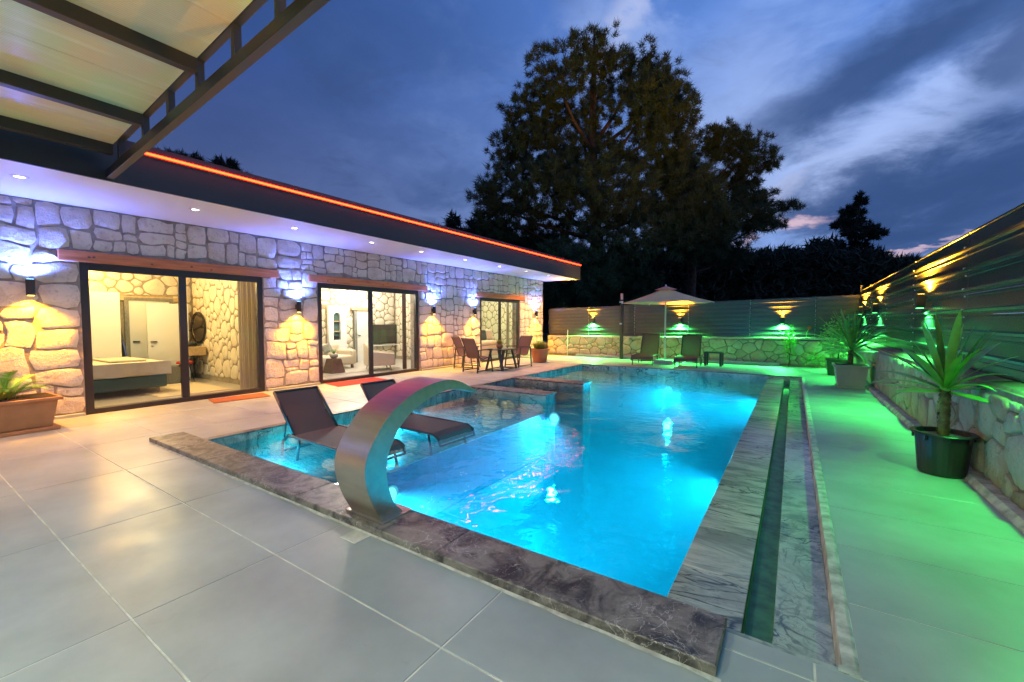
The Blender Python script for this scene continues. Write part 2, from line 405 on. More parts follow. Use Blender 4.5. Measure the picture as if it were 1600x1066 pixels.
M['creamfab'] = mat('cream upholstery', (.62, .54, .42), .95, bump=.2, bscale=60)
M['oak'] = mat('pale oak', (.50, .36, .19), .5, var=.25, vscale=3, stretch=(1, 6, 6))
M['walnut'] = mat('brown table', (.15, .075, .04), .45, var=.3, vscale=5)
M['screen'] = mat('television screen', (.035, .03, .028), .18)
M['mirror'] = mat('mirror', (.75, .75, .75), .04, metal=1)
M['blackmetal'] = mat('black metal', (.015, .015, .016), .45)
M['ceramic'] = mat('stone vase', (.5, .46, .38), .6, var=.2, vscale=20)

def emis(name, col, s):
    m = bpy.data.materials.new(name); m.use_nodes = True; nt = m.node_tree; nt.nodes.clear()
    e = nt.nodes.new('ShaderNodeEmission'); e.inputs[0].default_value = (*col, 1); e.inputs[1].default_value = s
    o = nt.nodes.new('ShaderNodeOutputMaterial'); nt.links.new(e.outputs[0], o.inputs[0]); return m
M['led'] = emis('red led strip', (1, .015, .0025), 30)
M['led_lamp'] = emis('downlight lens', (1, .95, .85), 14)
M['lens_blue'] = emis('blue lens', (.2, .5, 1), 12)
M['lens_yellow'] = emis('amber lens', (1, .62, .08), 12)
M['lens_green'] = emis('green lens', (.1, 1, .2), 12)
M['lens_pool'] = emis('pool light lens', (.35, .9, 1), 1.6)
M['cove'] = emis('amber cove strip', (1, .5, .1), 5)

def lamp(kind, loc, power, col, parent=None, size=.05, rot=None, to=None, angle=90, blend=.5, spread=None, size_y=None, name='light'):
    d = bpy.data.lights.new(name, kind); d.energy = power; d.color = col
    if kind == 'SPOT': d.spot_size = R(angle); d.spot_blend = blend; d.shadow_soft_size = size
    elif kind == 'POINT': d.shadow_soft_size = size
    elif kind == 'AREA':
        d.size = size
        if size_y: d.shape = 'RECTANGLE'; d.size_y = size_y
        if spread: d.spread = R(spread)
    o = bpy.data.objects.new(name, d); link(o, parent); o.location = loc
    if to is not None:
        o.rotation_euler = (Vector(to)).to_track_quat('-Z', 'Y').to_euler()
    return o

# ------------------------------------------------------------------ rubble packing
def clip(poly, a, b, c):
    """keep points with a*x+b*y<=c"""
    out = []; n = len(poly)
    for i in range(n):
        p, q = poly[i], poly[(i+1) % n]
        dp = a*p[0]+b*p[1]-c; dq = a*q[0]+b*q[1]-c
        if dp <= 0: out.append(p)
        if (dp < 0 < dq) or (dq < 0 < dp):
            t = dp/(dp-dq); out.append((p[0]+(q[0]-p[0])*t, p[1]+(q[1]-p[1])*t))
    return out
def rubble(u0, u1, v0, v1, rmin, rmax, holes=(), rng=None, aspect=1.35):
    """irregular packed stones on a rectangle: list of polygons"""
    rng = rng or random.Random(1); W = u1-u0; Hh = v1-v0
    seeds = []; fails = 0; cell = {}
    for stage, (lo, hi, tries) in enumerate(((rmax*.85, rmax*1.05, 260), (rmax*.5, rmax*.8, 1500), (rmin, rmax*.5, 9000))):
        k = int(tries * W*Hh/55 ) + 60
        for _ in range(k):
            x = rng.uniform(u0, u1); y = rng.uniform(v0, v1); r = rng.uniform(lo, hi)
            if any(h[0]+.02 < x < h[1]-.02 and h[2]+.02 < y < h[3]-.02 for h in holes): continue
            ok = True; gx, gy = int(x/.5), int(y/.5)
            for i in (-2,-1,0,1,2):
                for j in (-2,-1,0,1,2):
                    for (sx, sy, sr) in cell.get((gx+i, gy+j), ()):
                        dx = (x-sx)/aspect; dy = y-sy
                        if dx*dx+dy*dy < (.82*(r+sr))**2: ok = False; break
                    if not ok: break
                if not ok: break
            if ok:
                seeds.append((x, y, r)); cell.setdefault((gx, gy), []).append((x, y, r))
    polys = []
    for i, (x, y, r) in enumerate(seeds):
        poly = [(u0, v0), (u1, v0), (u1, v1), (u0, v1)]
        D = 1.5
        poly = clip(poly, 1, 0, x+D); poly = clip(poly, -1, 0, -(x-D)); poly = clip(poly, 0, 1, y+D); poly = clip(poly, 0, -1, -(y-D))
        for j, (sx, sy, sr) in enumerate(seeds):
            if i == j: continue
            dx = sx-x; dy = sy-y
            if dx*dx+dy*dy > 2.2: continue
            # power bisector in stretched space
            ax, ay = dx/aspect**2, dy
            c = ((sx*sx-x*x)/aspect**2 + (sy*sy-y*y) + (r*r-sr*sr))/2
            poly = clip(poly, ax, ay, c)
            if not poly: break
        for h in holes:
            if not poly: break
            g = [(h[0]-x, 0), (x-h[1], 1), (h[2]-y, 2), (y-h[3], 3)]
            s = max(g)[1]
            # only when the cell touches the opening
            if min(p[0] for p in poly) < h[1] and max(p[0] for p in poly) > h[0] and min(p[1] for p in poly) < h[3] and max(p[1] for p in poly) > h[2]:
                poly = clip(poly, *((1,0,h[0]),(-1,0,-h[1]),(0,1,h[2]),(0,-1,-h[3]))[s])
        if len(poly) >= 3:
            A = abs(sum(poly[k][0]*poly[(k+1)%len(poly)][1]-poly[(k+1)%len(poly)][0]*poly[k][1] for k in range(len(poly))))/2
            if A > .004: polys.append((A, poly))
    return polys
def masonry(regions, rng, big=.50, small=.13, warp=.048, keep=()):
    """roughly coursed field stone: blocks of mixed size with wandering joints"""
    out = []
    def split(u0, u1, v0, v1, lim):
        w, h = u1-u0, v1-v0
        if w*h < lim*rng.uniform(.35, 1.5) and w < h*2.4 and h < w*1.7 or min(w, h) < small*.9 and max(w, h) < small*2.6:
            out.append((u0, u1, v0, v1)); return
        lim2 = lim
        if w > h*rng.uniform(1.0, 1.7):
            t = u0+w*rng.uniform(.30, .70); split(u0, t, v0, v1, lim2); split(t, u1, v0, v1, lim2)
        else:
            t = v0+h*rng.uniform(.30, .70); split(u0, u1, v0, t, lim2); split(u0, u1, t, v1, lim2)
    polys = []
    for (u0, u1, v0, v1, lim) in regions:
        n0 = len(out); n = max(1, round((u1-u0)/1.3))
        cuts = [u0]+[u0+(u1-u0)*(i+rng.uniform(-.15, .15))/n for i in range(1, n)]+[u1]
        for i in range(n): split(cuts[i], cuts[i+1], v0, v1, lim)
        for (a, b, c, d) in out[n0:]:
            pts = []
            for (p, q) in (((a, c), (b, c)), ((b, c), (b, d)), ((b, d), (a, d)), ((a, d), (a, c))):
                L_ = math.hypot(q[0]-p[0], q[1]-p[1]); k = max(2, min(4, int(L_/.11)))
                for j in range(k):
                    x = p[0]+(q[0]-p[0])*j/k; y = p[1]+(q[1]-p[1])*j/k
                    dx = warp*mnoise.noise((x*2.6, y*2.6, 1))*1.8+.4*warp*mnoise.noise((x*11, y*11, 2))
                    dy = warp*mnoise.noise((x*2.6, y*2.6, 9))*1.8+.4*warp*mnoise.noise((x*11, y*11, 5))
                    pts.append((min(max(x+dx, u0+.0), u1-.0) if (abs(x-u0) < .001 or abs(x-u1) < .001) else x+dx, min(max(y+dy, v0), v1) if (abs(y-v0) < .001 or abs(y-v1) < .001) and 'v' in keep else y+dy))
            polys.append((( b-a)*(d-c), pts))
    return polys
def block_verts(q, gap, depth, rng, P):
    m = len(q); cx = sum(p[0] for p in q)/m; cyy = sum(p[1] for p in q)/m
    w = (max(p[0] for p in q)-min(p[0] for p in q))/2; h = (max(p[1] for p in q)-min(p[1] for p in q))/2
    g = gap*rng.uniform(.7, 1.5); kx = max(.4, 1-g/w); ky = max(.4, 1-g/h)
    # round the corners a little by pulling far points in
    r = []
    for x, y in q:
        ex, ey = (x-cx)/w, (y-cyy)/h; c = max(0, abs(ex)+abs(ey)-1.35)*.22*rng.uniform(.4, 1.5)
        r.append((cx+(x-cx)*kx*(1-c)+rng.uniform(-.005, .005), cyy+(y-cyy)*ky*(1-c)+rng.uniform(-.005, .005)))
    d = depth*rng.uniform(.5, 1.3); tx, ty = rng.uniform(-.3, .3)*d/w, rng.uniform(-.3, .3)*d/h
    vs = [P(x, y, -.01) for x, y in r]
    e = [(x, y, d*.72*rng.uniform(.75, 1.15)) for x, y in ((cx+(x-cx)*.985, cyy+(y-cyy)*.985) for x, y in r)]
    vs += [P(*t) for t in e]+[P(*t) for t in e]
    i0 = 1-.018/max(w, .03); i1 = 1-.018/max(h, .03)
    vs += [P(cx+(x-cx)*i0, cyy+(y-cyy)*i1, d*rng.uniform(.88, 1.08)+tx*(x-cx)+ty*(y-cyy)) for x, y in r]
    vs += [P(cx+(x-cx)*.5, cyy+(y-cyy)*.5, d*rng.uniform(.85, 1.2)+.5*(tx*(x-cx)+ty*(y-cyy))) for x, y in r]
    vs.append(P(cx, cyy, d*rng.uniform(.9, 1.15)))
    fs = []
    for a in (0, 2*m, 3*m):
        for i in range(m):
            j = (i+1) % m; fs.append((a+i, a+j, a+m+j, a+m+i))
    for i in range(m): fs.append((4*m+i, 4*m+(i+1) % m, 5*m))
    return vs, fs
def stone_verts(poly, gap, depth, rng, P, rnd=.22):
    """one stone: rounded outline, domed rough face. P(u,v,h)->xyz"""
    n = len(poly); cx = sum(p[0] for p in poly)/n; cyy = sum(p[1] for p in poly)/n
    q = []
    for i in range(n):   # corner cutting
        a, b = poly[i], poly[(i+1) % n]
        L = math.hypot(b[0]-a[0], b[1]-a[1])
        if L < .03: q.append(((a[0]+b[0])/2, (a[1]+b[1])/2)); continue
        t = min(rnd*rng.uniform(.6, 1.3), .5)
        q.append((a[0]+(b[0]-a[0])*t, a[1]+(b[1]-a[1])*t)); 
        if L > .30:
            for f_ in (.36, .64): q.append((a[0]+(b[0]-a[0])*f_+rng.uniform(-.012,.012), a[1]+(b[1]-a[1])*f_+rng.uniform(-.012,.012)))
        elif L > .12: q.append(((a[0]+b[0])/2+rng.uniform(-.010,.010), (a[1]+b[1])/2+rng.uniform(-.010,.010)))
        q.append((b[0]+(a[0]-b[0])*t, b[1]+(a[1]-b[1])*t))
    m = len(q)
    rad = sum(math.hypot(x-cx, y-cyy) for x, y in q)/m
    k0 = max(.35, 1-gap/rad)
    q = [(cx+(x-cx)*k0*rng.uniform(.965, 1.02), cyy+(y-cyy)*k0*rng.uniform(.965, 1.02)) for x, y in q]
    d = depth*rng.uniform(.7, 1.25)
    tx, ty = rng.uniform(-.25, .25)*d/rad, rng.uniform(-.25, .25)*d/rad
    vs = [P(x, y, -.01) for x, y in q]
    vs += [P(cx+(x-cx)*.975, cyy+(y-cyy)*.975, d*.72*rng.uniform(.75, 1.1)) for x, y in q]
    vs += [P(cx+(x-cx)*.90, cyy+(y-cyy)*.90, d*rng.uniform(.85, 1.12)+tx*(x-cx)+ty*(y-cyy)) for x, y in q]
    vs.append(P(cx, cyy, d*rng.uniform(.9, 1.1)))
    fs = []
    for r in range(2):
        for i in range(m):
            j = (i+1) % m; fs.append((r*m+i, r*m+j, (r+1)*m+j, (r+1)*m+i))
    for i in range(m): fs.append((2*m+i, 2*m+(i+1) % m, 3*m))
    return vs, fs
def lay_stones(polys, P, gap, depth, m, parent, limit=300, rng=None, name='stone', rest='rubble_stone_infill', rnd=.22):
    rng = rng or random.Random(3)
    polys = sorted(polys, key=lambda t: -t[0]); mb = MB(); k = 0
    for A, poly in polys:
        vs, fs = block_verts(poly, gap, depth, rng, P) if rnd < 0 else stone_verts(poly, gap, depth, rng, P, rnd)
        if k < limit:
            me = bpy.data.meshes.new(name); me.from_pydata(vs, [], fs); me.materials.append(m)
            bm = bmesh.new(); bm.from_mesh(me); bmesh.ops.recalc_face_normals(bm, faces=bm.faces); bm.to_mesh(me); bm.free()
            for p in me.polygons: p.use_smooth = True
            link(bpy.data.objects.new(name, me), parent); k += 1
        else: mb.add(vs, fs)
    if mb.v:
        o = mb.build(rest, m, parent, smooth=True); o['kind'] = 'stuff'

# ================================================================== SETTING
PX0, PX1, PY0, PY1 = -5.75, .22, 2.12, 12.9        # hole in the deck
WZ = -.10                                            # water level
FLOOR = -1.15
gm = MB()
B = 900
for (a, b, c, d) in ((-B, B, -B, 1.0), (-B, B, 14.2, B), (-B, -7.0, 1.0, 14.2), (.9, B, 1.0, 14.2)): 
    gm.add([(a,c,-.06),(b,c,-.06),(b,d,-.06),(a,d,-.06)], [(0,1,2,3)])
tag(gm.build('ground', M['ground'], recalc=False), 'dark open ground around and beyond the walled pool yard', kind='structure')
dk = MB()
for (a, b, c, d) in ((-8.80, 1.9, -5, PY0-.02), (-8.80, 1.9, PY1+.004, 16.4), (-8.80, PX0-.004, PY0-.02, PY1+.004), (PX1+.035, 1.9, PY0-.02, PY1+.004)):
    dk.add([(a,c,-.0035),(b,c,-.0035),(b,d,-.0035),(a,d,-.0035)], [(0,1,2,3)])
deck = tag(dk.build('pool_deck', M['grout'], recalc=False), 'large pale grey tiled pool deck with thin cream joints', kind='structure')
TX, TY = 1.335, .668
full = {}
def tile_piece(x0, x1, y0, y1):
    w, h = round(x1-x0, 3), round(y1-y0, 3)
    if w < .03 or h < .03: return
    key = (w, h)
    if key not in full:
        full[key] = MB().bevbox(.0045, w-.0045, .0045, h-.0045, -.02, 0, .0015).mesh('tile', M['tile'])
    o = bpy.data.objects.new('tile', full[key]); o.location = (x0, y0, 0); link(o, deck)
xs = []
x = -3.90 - 4*TX
while x < 1.5: xs.append(x); x += TX
ys = []
y = -.02 - 5*TY
while y < 16.3: ys.append(y); y += TY
HX0, HX1, HY0, HY1 = PX0-.004, PX1+.035, PY0-.02, PY1+.004
for x in xs:
    for y in ys:
        x0, x1, y0, y1 = max(x, -8.77), min(x+TX, 1.42), y, min(y+TY, 15.75)
        if x1 <= x0: continue
        if x1 <= HX0 or x0 >= HX1 or y1 <= HY0 or y0 >= HY1: tile_piece(x0, x1, y0, y1); continue
        if y0 < HY0: tile_piece(x0, x1, y0, HY0); y0 = HY0
        if y1 > HY1: tile_piece(x0, x1, HY1, y1); y1 = HY1
        if x0 < HX0: tile_piece(x0, HX0, y0, y1)
        if x1 > HX1: tile_piece(HX1, x1, y0, y1)

# ---- pool
WX = -.54                                            # weir edge of the water
pool = MB()
pool.add([(PX0,PY0,FLOOR),(WX,PY0,FLOOR),(WX,PY1,FLOOR),(PX0,PY1,FLOOR)], [(0,1,2,3)])
pool.add([(PX0,PY0,FLOOR),(WX,PY0,FLOOR),(WX,PY0,-.002),(PX0,PY0,-.002)], [(0,3,2,1)])
pool.add([(PX0,PY1,FLOOR),(WX,PY1,FLOOR),(WX,PY1,-.13),(PX0,PY1,-.13)], [(0,1,2,3)])
pool.add([(PX0,PY0,FLOOR),(PX0,PY1,FLOOR),(PX0,PY1,-.13),(PX0,PY0,-.13)], [(0,1,2,3)])
pool.add([(WX,PY0,FLOOR),(WX,PY1,FLOOR),(WX,PY1,-.105),(WX,PY0,-.105)], [(0,3,2,1)])
pool_o = tag(pool.build('swimming_pool', M['basin'], recalc=False), 'long turquoise lit swimming pool sunk into the grey deck', kind='structure')
MB().box(PX0+.002, -3.9, PY0+.002, 7.1, FLOOR+.01, -.35).build('shallow_shelf', M['marble_shelf'], pool_o)
M['riser'] = mat('blue shaded riser', (.03, .24, .38), .4, var=.25, vscale=9)  # shade put into the colour of the shelf's upright face, deeper blue
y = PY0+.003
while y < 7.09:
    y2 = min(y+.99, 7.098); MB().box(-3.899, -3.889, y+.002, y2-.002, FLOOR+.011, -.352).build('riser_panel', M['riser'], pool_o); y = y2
k = 0
y = PY0+.004
while y < 7.09:                                      # shelf paving
    y2 = min(y+.62, 7.098)
    MB().bevbox(PX0+.004, -3.88, y+.002, y2-.002, -.349, -.33, .003).build('shelf_slab', M['marble_shelf'], pool_o)
    y = y2
# bands of marble lining above the water on left and far walls
y = PY0
while y < PY1-.01:
    y2 = min(y+1.2, PY1)
    MB().box(PX0-.002, PX0+.012, y+.002, y2-.002, -.6, -.012).build('lining_slab', M['marble'], pool_o); y = y2
x = PX0+.012
while x < PX1-.01:
    x2 = min(x+1.2, PX1)
    MB().box(x+.002, x2-.002, PY1-.014, PY1+.002, -.6, -.012).build('lining_slab', M['marble'], pool_o); x = x2
# thin dark marble edging round left and far sides
for i in range(9):
    a = PY0+i*(PY1-PY0)/9; b = a+(PY1-PY0)/9
    MB().bevbox(PX0-.09, PX0+.025, a+.001, b-.001, -.012, .006, .003).build('edging_strip', M['emperador'], pool_o)
for i in range(5):
    a = PX0+.026+i*(PX1-PX0)/5; b = a+(PX1-PX0)/5
    MB().bevbox(a+.001, b-.001, PY1-.025, PY1+.09, -.012, .006, .003).build('edging_strip', M['emperador'], pool_o)
# near raised coping
for a, b in ((-6.22, -4.75), (-4.75, -3.2), (-3.2, -1.72), (-1.72, -.22)):
    MB().bevbox(a+.0008, b-.0008, 1.79, 2.125, .001, .05, .006).build('coping_slab', M['emperador'], pool_o)
caulk = MB()
rng = random.Random(5)
N = 90
for i in range(N):                                   # smeared white caulk along the coping's outer foot
    a = -6.15+i*5.95/N; b = a+5.95/N
    w0 = .012+.03*abs(mnoise.noise((a*3, 0, 0))); w1 = .012+.03*abs(mnoise.noise((b*3, 0, 0)))
    caulk.add([(a,1.789,.006),(b,1.789,.006),(b,1.789-w1,.0012),(a,1.789-w0,.0012)], [(0,3,2,1)])
M['caulk'] = mat('white caulk', (.66, .66, .58), .8, var=.5, vscale=9)
tag(caulk.build('caulk_line', M['caulk'], pool_o, recalc=False))
# divider walls (islands)
for (y0, y1) in ((7.1, 7.47), (8.82, 9.22)):
    w = MB().box(PX0+.013, -3.9, y0, y1, FLOOR, -.026).build('divider_wall', M['marble'], pool_o)
    n = 3; L = (-3.885-(PX0+.026))/n
    for i in range(n):
        a = PX0+.026+i*L
        MB().bevbox(a+.0015, a+L-.0015, y0-.015, y1+.015, -.024, .004, .004).build('top_slab', M['emperador'], w)
        MB().box(a+.002, a+L-.002-.012, y0-.011, y0-.001, -.5, -.027).build('face_slab', M['marble'], w)
# weir slabs, overflow channel, outer slabs
y = PY0+.01; i = 0
while y < PY1-.02:
    y2 = min(y+.60, PY1-.016)
    MB().bevbox(WX+.001, -.175, y+.001, y2-.001, -.14, WZ+.007, .003).build('weir_slab', M['marble'], pool_o)
    y = y2; i += 1
y = PY0+.01
while y < PY1-.02:
    y2 = min(y+.42, PY1-.016)
    MB().bevbox(-.045, .1915, y+.001, y2-.001, -.14, WZ+.012, .002).build('outer_slab', M['marble2'], pool_o); y = y2
M['channel'] = mat('wet green channel', (.12, .38, .14), .35, var=.5, vscale=8)
ch = MB(); 
ch.add([(-.175,PY0,-.24),(-.045,PY0,-.24),(-.045,PY1,-.24),(-.175,PY1,-.24)], [(0,1,2,3)])
ch.add([(-.175,PY0,-.24),(-.175,PY1,-.24),(-.175,PY1,-.105),(-.175,PY0,-.105)], [(0,1,2,3)])
ch.add([(-.045,PY0,-.24),(-.045,PY1,-.24),(-.045,PY1,-.1),(-.045,PY0,-.1)], [(0,3,2,1)])
ch.build('overflow_channel', M['channel'], pool_o, recalc=False)
MB().box(WX+.01, .22, PY0-.02, PY0+.008, -.3, -.004).build('channel_end', M['marble2'], pool_o)
kb = MB()
N = 120
for i in range(N):                                   # rough white kerb strip between outer slabs and deck
    a = PY0+i*(PY1-PY0)/N; b = a+(PY1-PY0)/N
    j0 = .008*mnoise.noise((0, a*2, 3)); j1 = .008*mnoise.noise((0, b*2, 3))
    o0 = .012*mnoise.noise((9, a*5, 3)); o1 = .012*mnoise.noise((9, b*5, 3))
    kb.add([(.190+j0,a,-.11),(.190+j1,b,-.11),(.200+j1,b,.000),(.200+j0,a,.000),(.245+o0,a,.004),(.245+o1,b,.004),(.26+o1,b,-.004),(.26+o0,a,-.004)],
           [(0,3,2,1),(3,4,5,2),(4,7,6,5)])
kb.box(.186, .26, PY0-.012, PY0+.02, -.12, .002)
kb.build('kerb_strip', M['caulk'], pool_o, recalc=False)
# water body and thin film in the channel
wt = MB().box(PX0+.004, WX+.001, PY0+.003, PY1-.003, FLOOR+.003, WZ)
M['waterbody'] = M['water'].copy()
def water_volume(m, col, den):
    nt = m.node_tree; v = nt.nodes.new('ShaderNodeVolumeAbsorption'); v.inputs[0].default_value = (*col, 1); v.inputs[1].default_value = den
    out = [n for n in nt.nodes if n.type == 'OUTPUT_MATERIAL'][0]; 
    sc_ = nt.nodes.new('ShaderNodeVolumeScatter'); sc_.inputs[0].default_value = (.55, .9, 1, 1); sc_.inputs[1].default_value = .14
    ad = nt.nodes.new('ShaderNodeAddShader'); nt.links.new(v.outputs[0], ad.inputs[0]); nt.links.new(sc_.outputs[0], ad.inputs[1])
    nt.links.new(ad.outputs[0], out.inputs['Volume'])
water_volume(M['waterbody'], (.10, .92, .95), .7)
tag(wt.build('pool_water', M['waterbody']), 'clear blue pool water with faint ripples', kind='structure')
# underwater lights
def pool_light(loc, d, power, col, rz):
    f = empty('pool_light', loc, rz); f.parent = pool_o
    MB().lathe([(.0, .0), (.10, .0), (.115, .008), (.12, .02), (.11, .025)], 20).build('housing', M['whitepaint'], f, smooth=True).rotation_euler = (R(90), 0, 0)
    MB().lathe([(.0, .028), (.085, .026), (.09, .02)], 20).build('lens', M['lens_pool'], f, smooth=True).rotation_euler = (R(90), 0, 0)
    lamp('SPOT', (0, -.06, 0), power*5, col, f, .09, to=(0, -1, d), angle=125, blend=.9)
CY = (.02, .64, .95); BL = (.02, .55, 1.0)
pool_light((WX-.005, 5.4, -.5), -.7, 110, CY, R(-90))
pool_light((WX-.005, 11.6, -.5), -.75, 260, CY, R(-90))
pool_light((-3.70, 7.085, -.42), -.9, 170, BL, 0)
pool_light((-3.875, 3.3, -.62), -.7, 200, BL, R(90))
pool_light((-1.9, PY0+.01, -.6), -.7, 185, CY, R(180))
pool_light((-3.0, PY1-.02, -.6), -.6, 330, CY, 0)
pool_light((PX0+.02, 10.8, -.45), -.75, 180, CY, R(90))
pool_light((PX0+.02, 4.9, -.22), -.2, 120, CY, R(90))
pool_light((-5.0, PY0+.01, -.22), -.2, 45, CY, R(180))  # extra light, added to brighten the shallow shelf

# ================================================================== HOUSE
HX = -8.8
house = empty('stone_house', (HX, 7, 0), 0, 'long single storey rubble stone house with white soffit and red lit roof edge', 'house')
house.location = (0, 0, 0)
WT = 3.08
doors = [(1.80, 4.40, 2.27), (5.57, 8.62, 2.25), (11.43, 13.92, 2.20)]
YA, YB = -3.2, 15.72
wall = MB()
ed = [YA]
for a, b, t in doors: ed += [a, b]
ed.append(YB)
for i in range(0, len(ed), 2): wall.box(HX-.34, HX, ed[i], ed[i+1], -.05, WT+.4)
for a, b, t in doors: wall.box(HX-.34, HX, a, b, t, WT+.4)
wall_o = wall.build('wall', M['mortar'], house)
holes = [(a, b, -.1, t) for a, b, t in doors] + [(a-.22, b+.3, t, t+.17) for a, b, t in doors]
rng = random.Random(11)
LB = 2.46
regs = [(YA, 1.80, .05, LB, .19), (4.40, 5.57, .05, LB, .19), (8.62, 11.43, .05, LB, .17), (13.92, YB, .05, LB, .15), (YA, YB, LB, WT, .13)]
for a, b, t in doors: regs.append((a-.0, b+.0, t+.17, LB, .03)) if LB-t-.17 > .06 else None
polys = masonry(regs, rng, keep=())
fixed = []
for A, poly in polys:                                  # keep clear of lintels and openings
    cx_ = sum(p[0] for p in poly)/len(poly); cz_ = sum(p[1] for p in poly)/len(poly); q = []
    for (x, y) in poly:
        for a, b, t in doors:
            if a < x < b and y < t+.17: 
                if cz_ > t+.1: y = t+.172
                else: x = a if cx_ < (a+b)/2 else b
            elif a-.22 < x < b+.30 and t-.01 < y < t+.17:
                y = t+.172 if cz_ > t+.09 else t-.012
        q.append((x, min(max(y, .05), WT)))
    if max(p[0] for p in q)-min(p[0] for p in q) > .05 and max(p[1] for p in q)-min(p[1] for p in q) > .04: fixed.append((A, q))
polys = fixed
vis = [p for p in polys if sum(q[0] for q in p[1])/len(p[1]) > .4]
hid = [p for p in polys if sum(q[0] for q in p[1])/len(p[1]) <= .4]
lay_stones(vis, lambda u, v, h: (HX+h, u, v), .010, .017, M['stone'], wall_o, 300, rng, rnd=-1)
lay_stones(hid, lambda u, v, h: (HX+h, u, v), .010, .017, M['stone'], wall_o, 0, rng, rest='small_rubble', rnd=-1)
polys = rubble(-12.5, HX, .05, WT, .1, .25, (), rng, 1.25)
lay_stones(polys, lambda u, v, h: (u, YB+h, v), .022, .045, M['stone'], wall_o, 0, rng, rest='end_wall_rubble')
# plinth
for s, e in ((YA, 1.78), (4.42, 5.55), (8.64, 11.41), (13.94, YB)):
    MB().bevbox(HX, HX+.075, s, e, 0.001, .045, .006).build('plinth', M['tile'], house)
# lintels
for (a, b, t) in doors:
    n = 9; lt = []
    for i in range(n+1):
        y = a-.22+(b-a+.52)*i/n; j = .008*mnoise.noise((y*1.3, 2, 0)); k = .01*mnoise.noise((y*1.1, 7, 0))
        lt.append([(HX-.1, y, t+.006+j), (HX+.055+j, y, t+.006+j), (HX+.06+k, y, t+.155+k), (HX-.1, y, t+.155+k)])
    lo = MB().loft(lt).build('lintel', M['wood'], house, bevel=.008)
    kn = MB()
    for i in range(5):
        y = random.uniform(a, b); z = t+random.uniform(.04, .12)
        kn.lathe([(0, 0), (.013, 0), (.016, -.01)], 8)
        base = len(kn.v)-24
        for q in range(base, len(kn.v)):
            vx, vy, vz = kn.v[q]; kn.v[q] = (HX+.068+vz*.5, y+vx*1.2, z+vy)
    kn.build('knot', M['walnut'], lo)
# sliding doors
def sliding_door(a, b, t, mull, label=None):
    d = empty('sliding_door', (0, 0, 0)); d.parent = house
    fx0, fx1 = HX-.10, HX-.012
    MB().box(fx0, fx1, a, a+.10, .0, t).build('frame', M['frame'], d, bevel=.004)
    MB().box(fx0, fx1, b-.10, b, .0, t).build('frame', M['frame'], d, bevel=.004)
    MB().box(fx0, fx1, a+.1, b-.1, t-.11, t).build('frame', M['frame'], d, bevel=.004)
    MB().box(fx0-.04, fx1+.01, a+.1, b-.1, .0, .075).build('sill_track', M['frame'], d, bevel=.004)
    MB().box(fx0+.012, fx1-.02, mull-.055, mull+.055, .075, t-.11).build('mullion', M['frame'], d, bevel=.004)
    MB().box(fx0+.03, fx0+.036, a+.1, mull-.055, .075, t-.11).build('glass_pane', M['glass'], d)
    MB().box(fx0+.055, fx0+.061, mull+.055, b-.1, .075, t-.11).build('glass_pane', M['glass'], d)
sliding_door(1.80, 4.40, 2.27, 3.08)
sliding_door(5.57, 8.62, 2.25, 7.02)
sliding_door(11.43, 13.92, 2.20, 12.66)
# roof: soffit, fascia, led
RA, RB = -3.4, 16.05
def fx(y): return -6.86 - (y-.85)*(.44/15.2)
def ftop(y): return 3.515 + (y-2.0)*(.15/14.05)
zs = WT
sof = MB(); n = 10
yy = [RA+(RB-RA)*i/n for i in range(n+1)]
for i in range(n):
    a, b = yy[i], yy[i+1]
    sof.add([(HX-.0,a,zs),(HX-.0,b,zs),(fx(b),b,zs),(fx(a),a,zs),(HX-.0,a,zs+.03),(HX,b,zs+.03),(fx(b),b,zs+.03),(fx(a),a,zs+.03)],
            [(0,3,2,1),(4,5,6,7),(2,3,7,6)])
sof.box(-13, HX, YB+.0, RB, zs, zs+.03)
sof.build('soffit', M['soffit'], house)
fa = MB()
for i in range(n):
    a, b = yy[i], yy[i+1]
    fa.add([(fx(a),a,zs-.012),(fx(b),b,zs-.012),(fx(b),b,ftop(b)),(fx(a),a,ftop(a)),(fx(a)+.03,a,zs-.012),(fx(b)+.03,b,zs-.012),(fx(b)+.03,b,ftop(b)),(fx(a)+.03,a,ftop(a))],
           [(0,1,2,3),(4,7,6,5),(3,2,6,7),(0,4,5,1)])
fa.box(-13, fx(RB)+.03, RB, RB+.03, zs-.012, ftop(RB))
fa.build('fascia', M['anthracite'], house)
MB().add([(-13.2,RA,3.5),(fx(RA),RA,ftop(RA)-.02),(fx(RB),RB,ftop(RB)-.02),(-13.2,RB,3.6)], [(0,1,2,3)]).build('roof', M['anthracite'], house, recalc=False)
led = MB(); cap = MB(); back = MB()
led.tube([(fx(y)+.052, y, ftop(y)-.012) for y in (1.95, 6, 11, RB+.03)], .015, 8)
led_o = led.build('led_strip', M['led'], house, smooth=True)
cap.bar((fx(-3)+.02, -3, ftop(-3)+.045), (fx(RB)+.02, RB+.03, ftop(RB)+.045), .03, .09)
cap.build('led_halo_strip', M['anthracite'], house)  # strip added above the led to catch its red glow as a halo
MB().bar((fx(1.95)+.037, 1.95, ftop(1.95)-.035), (fx(RB)+.037, RB+.03, ftop(RB)-.035), .012, .03).build('led_channel', M['blackmetal'], house)
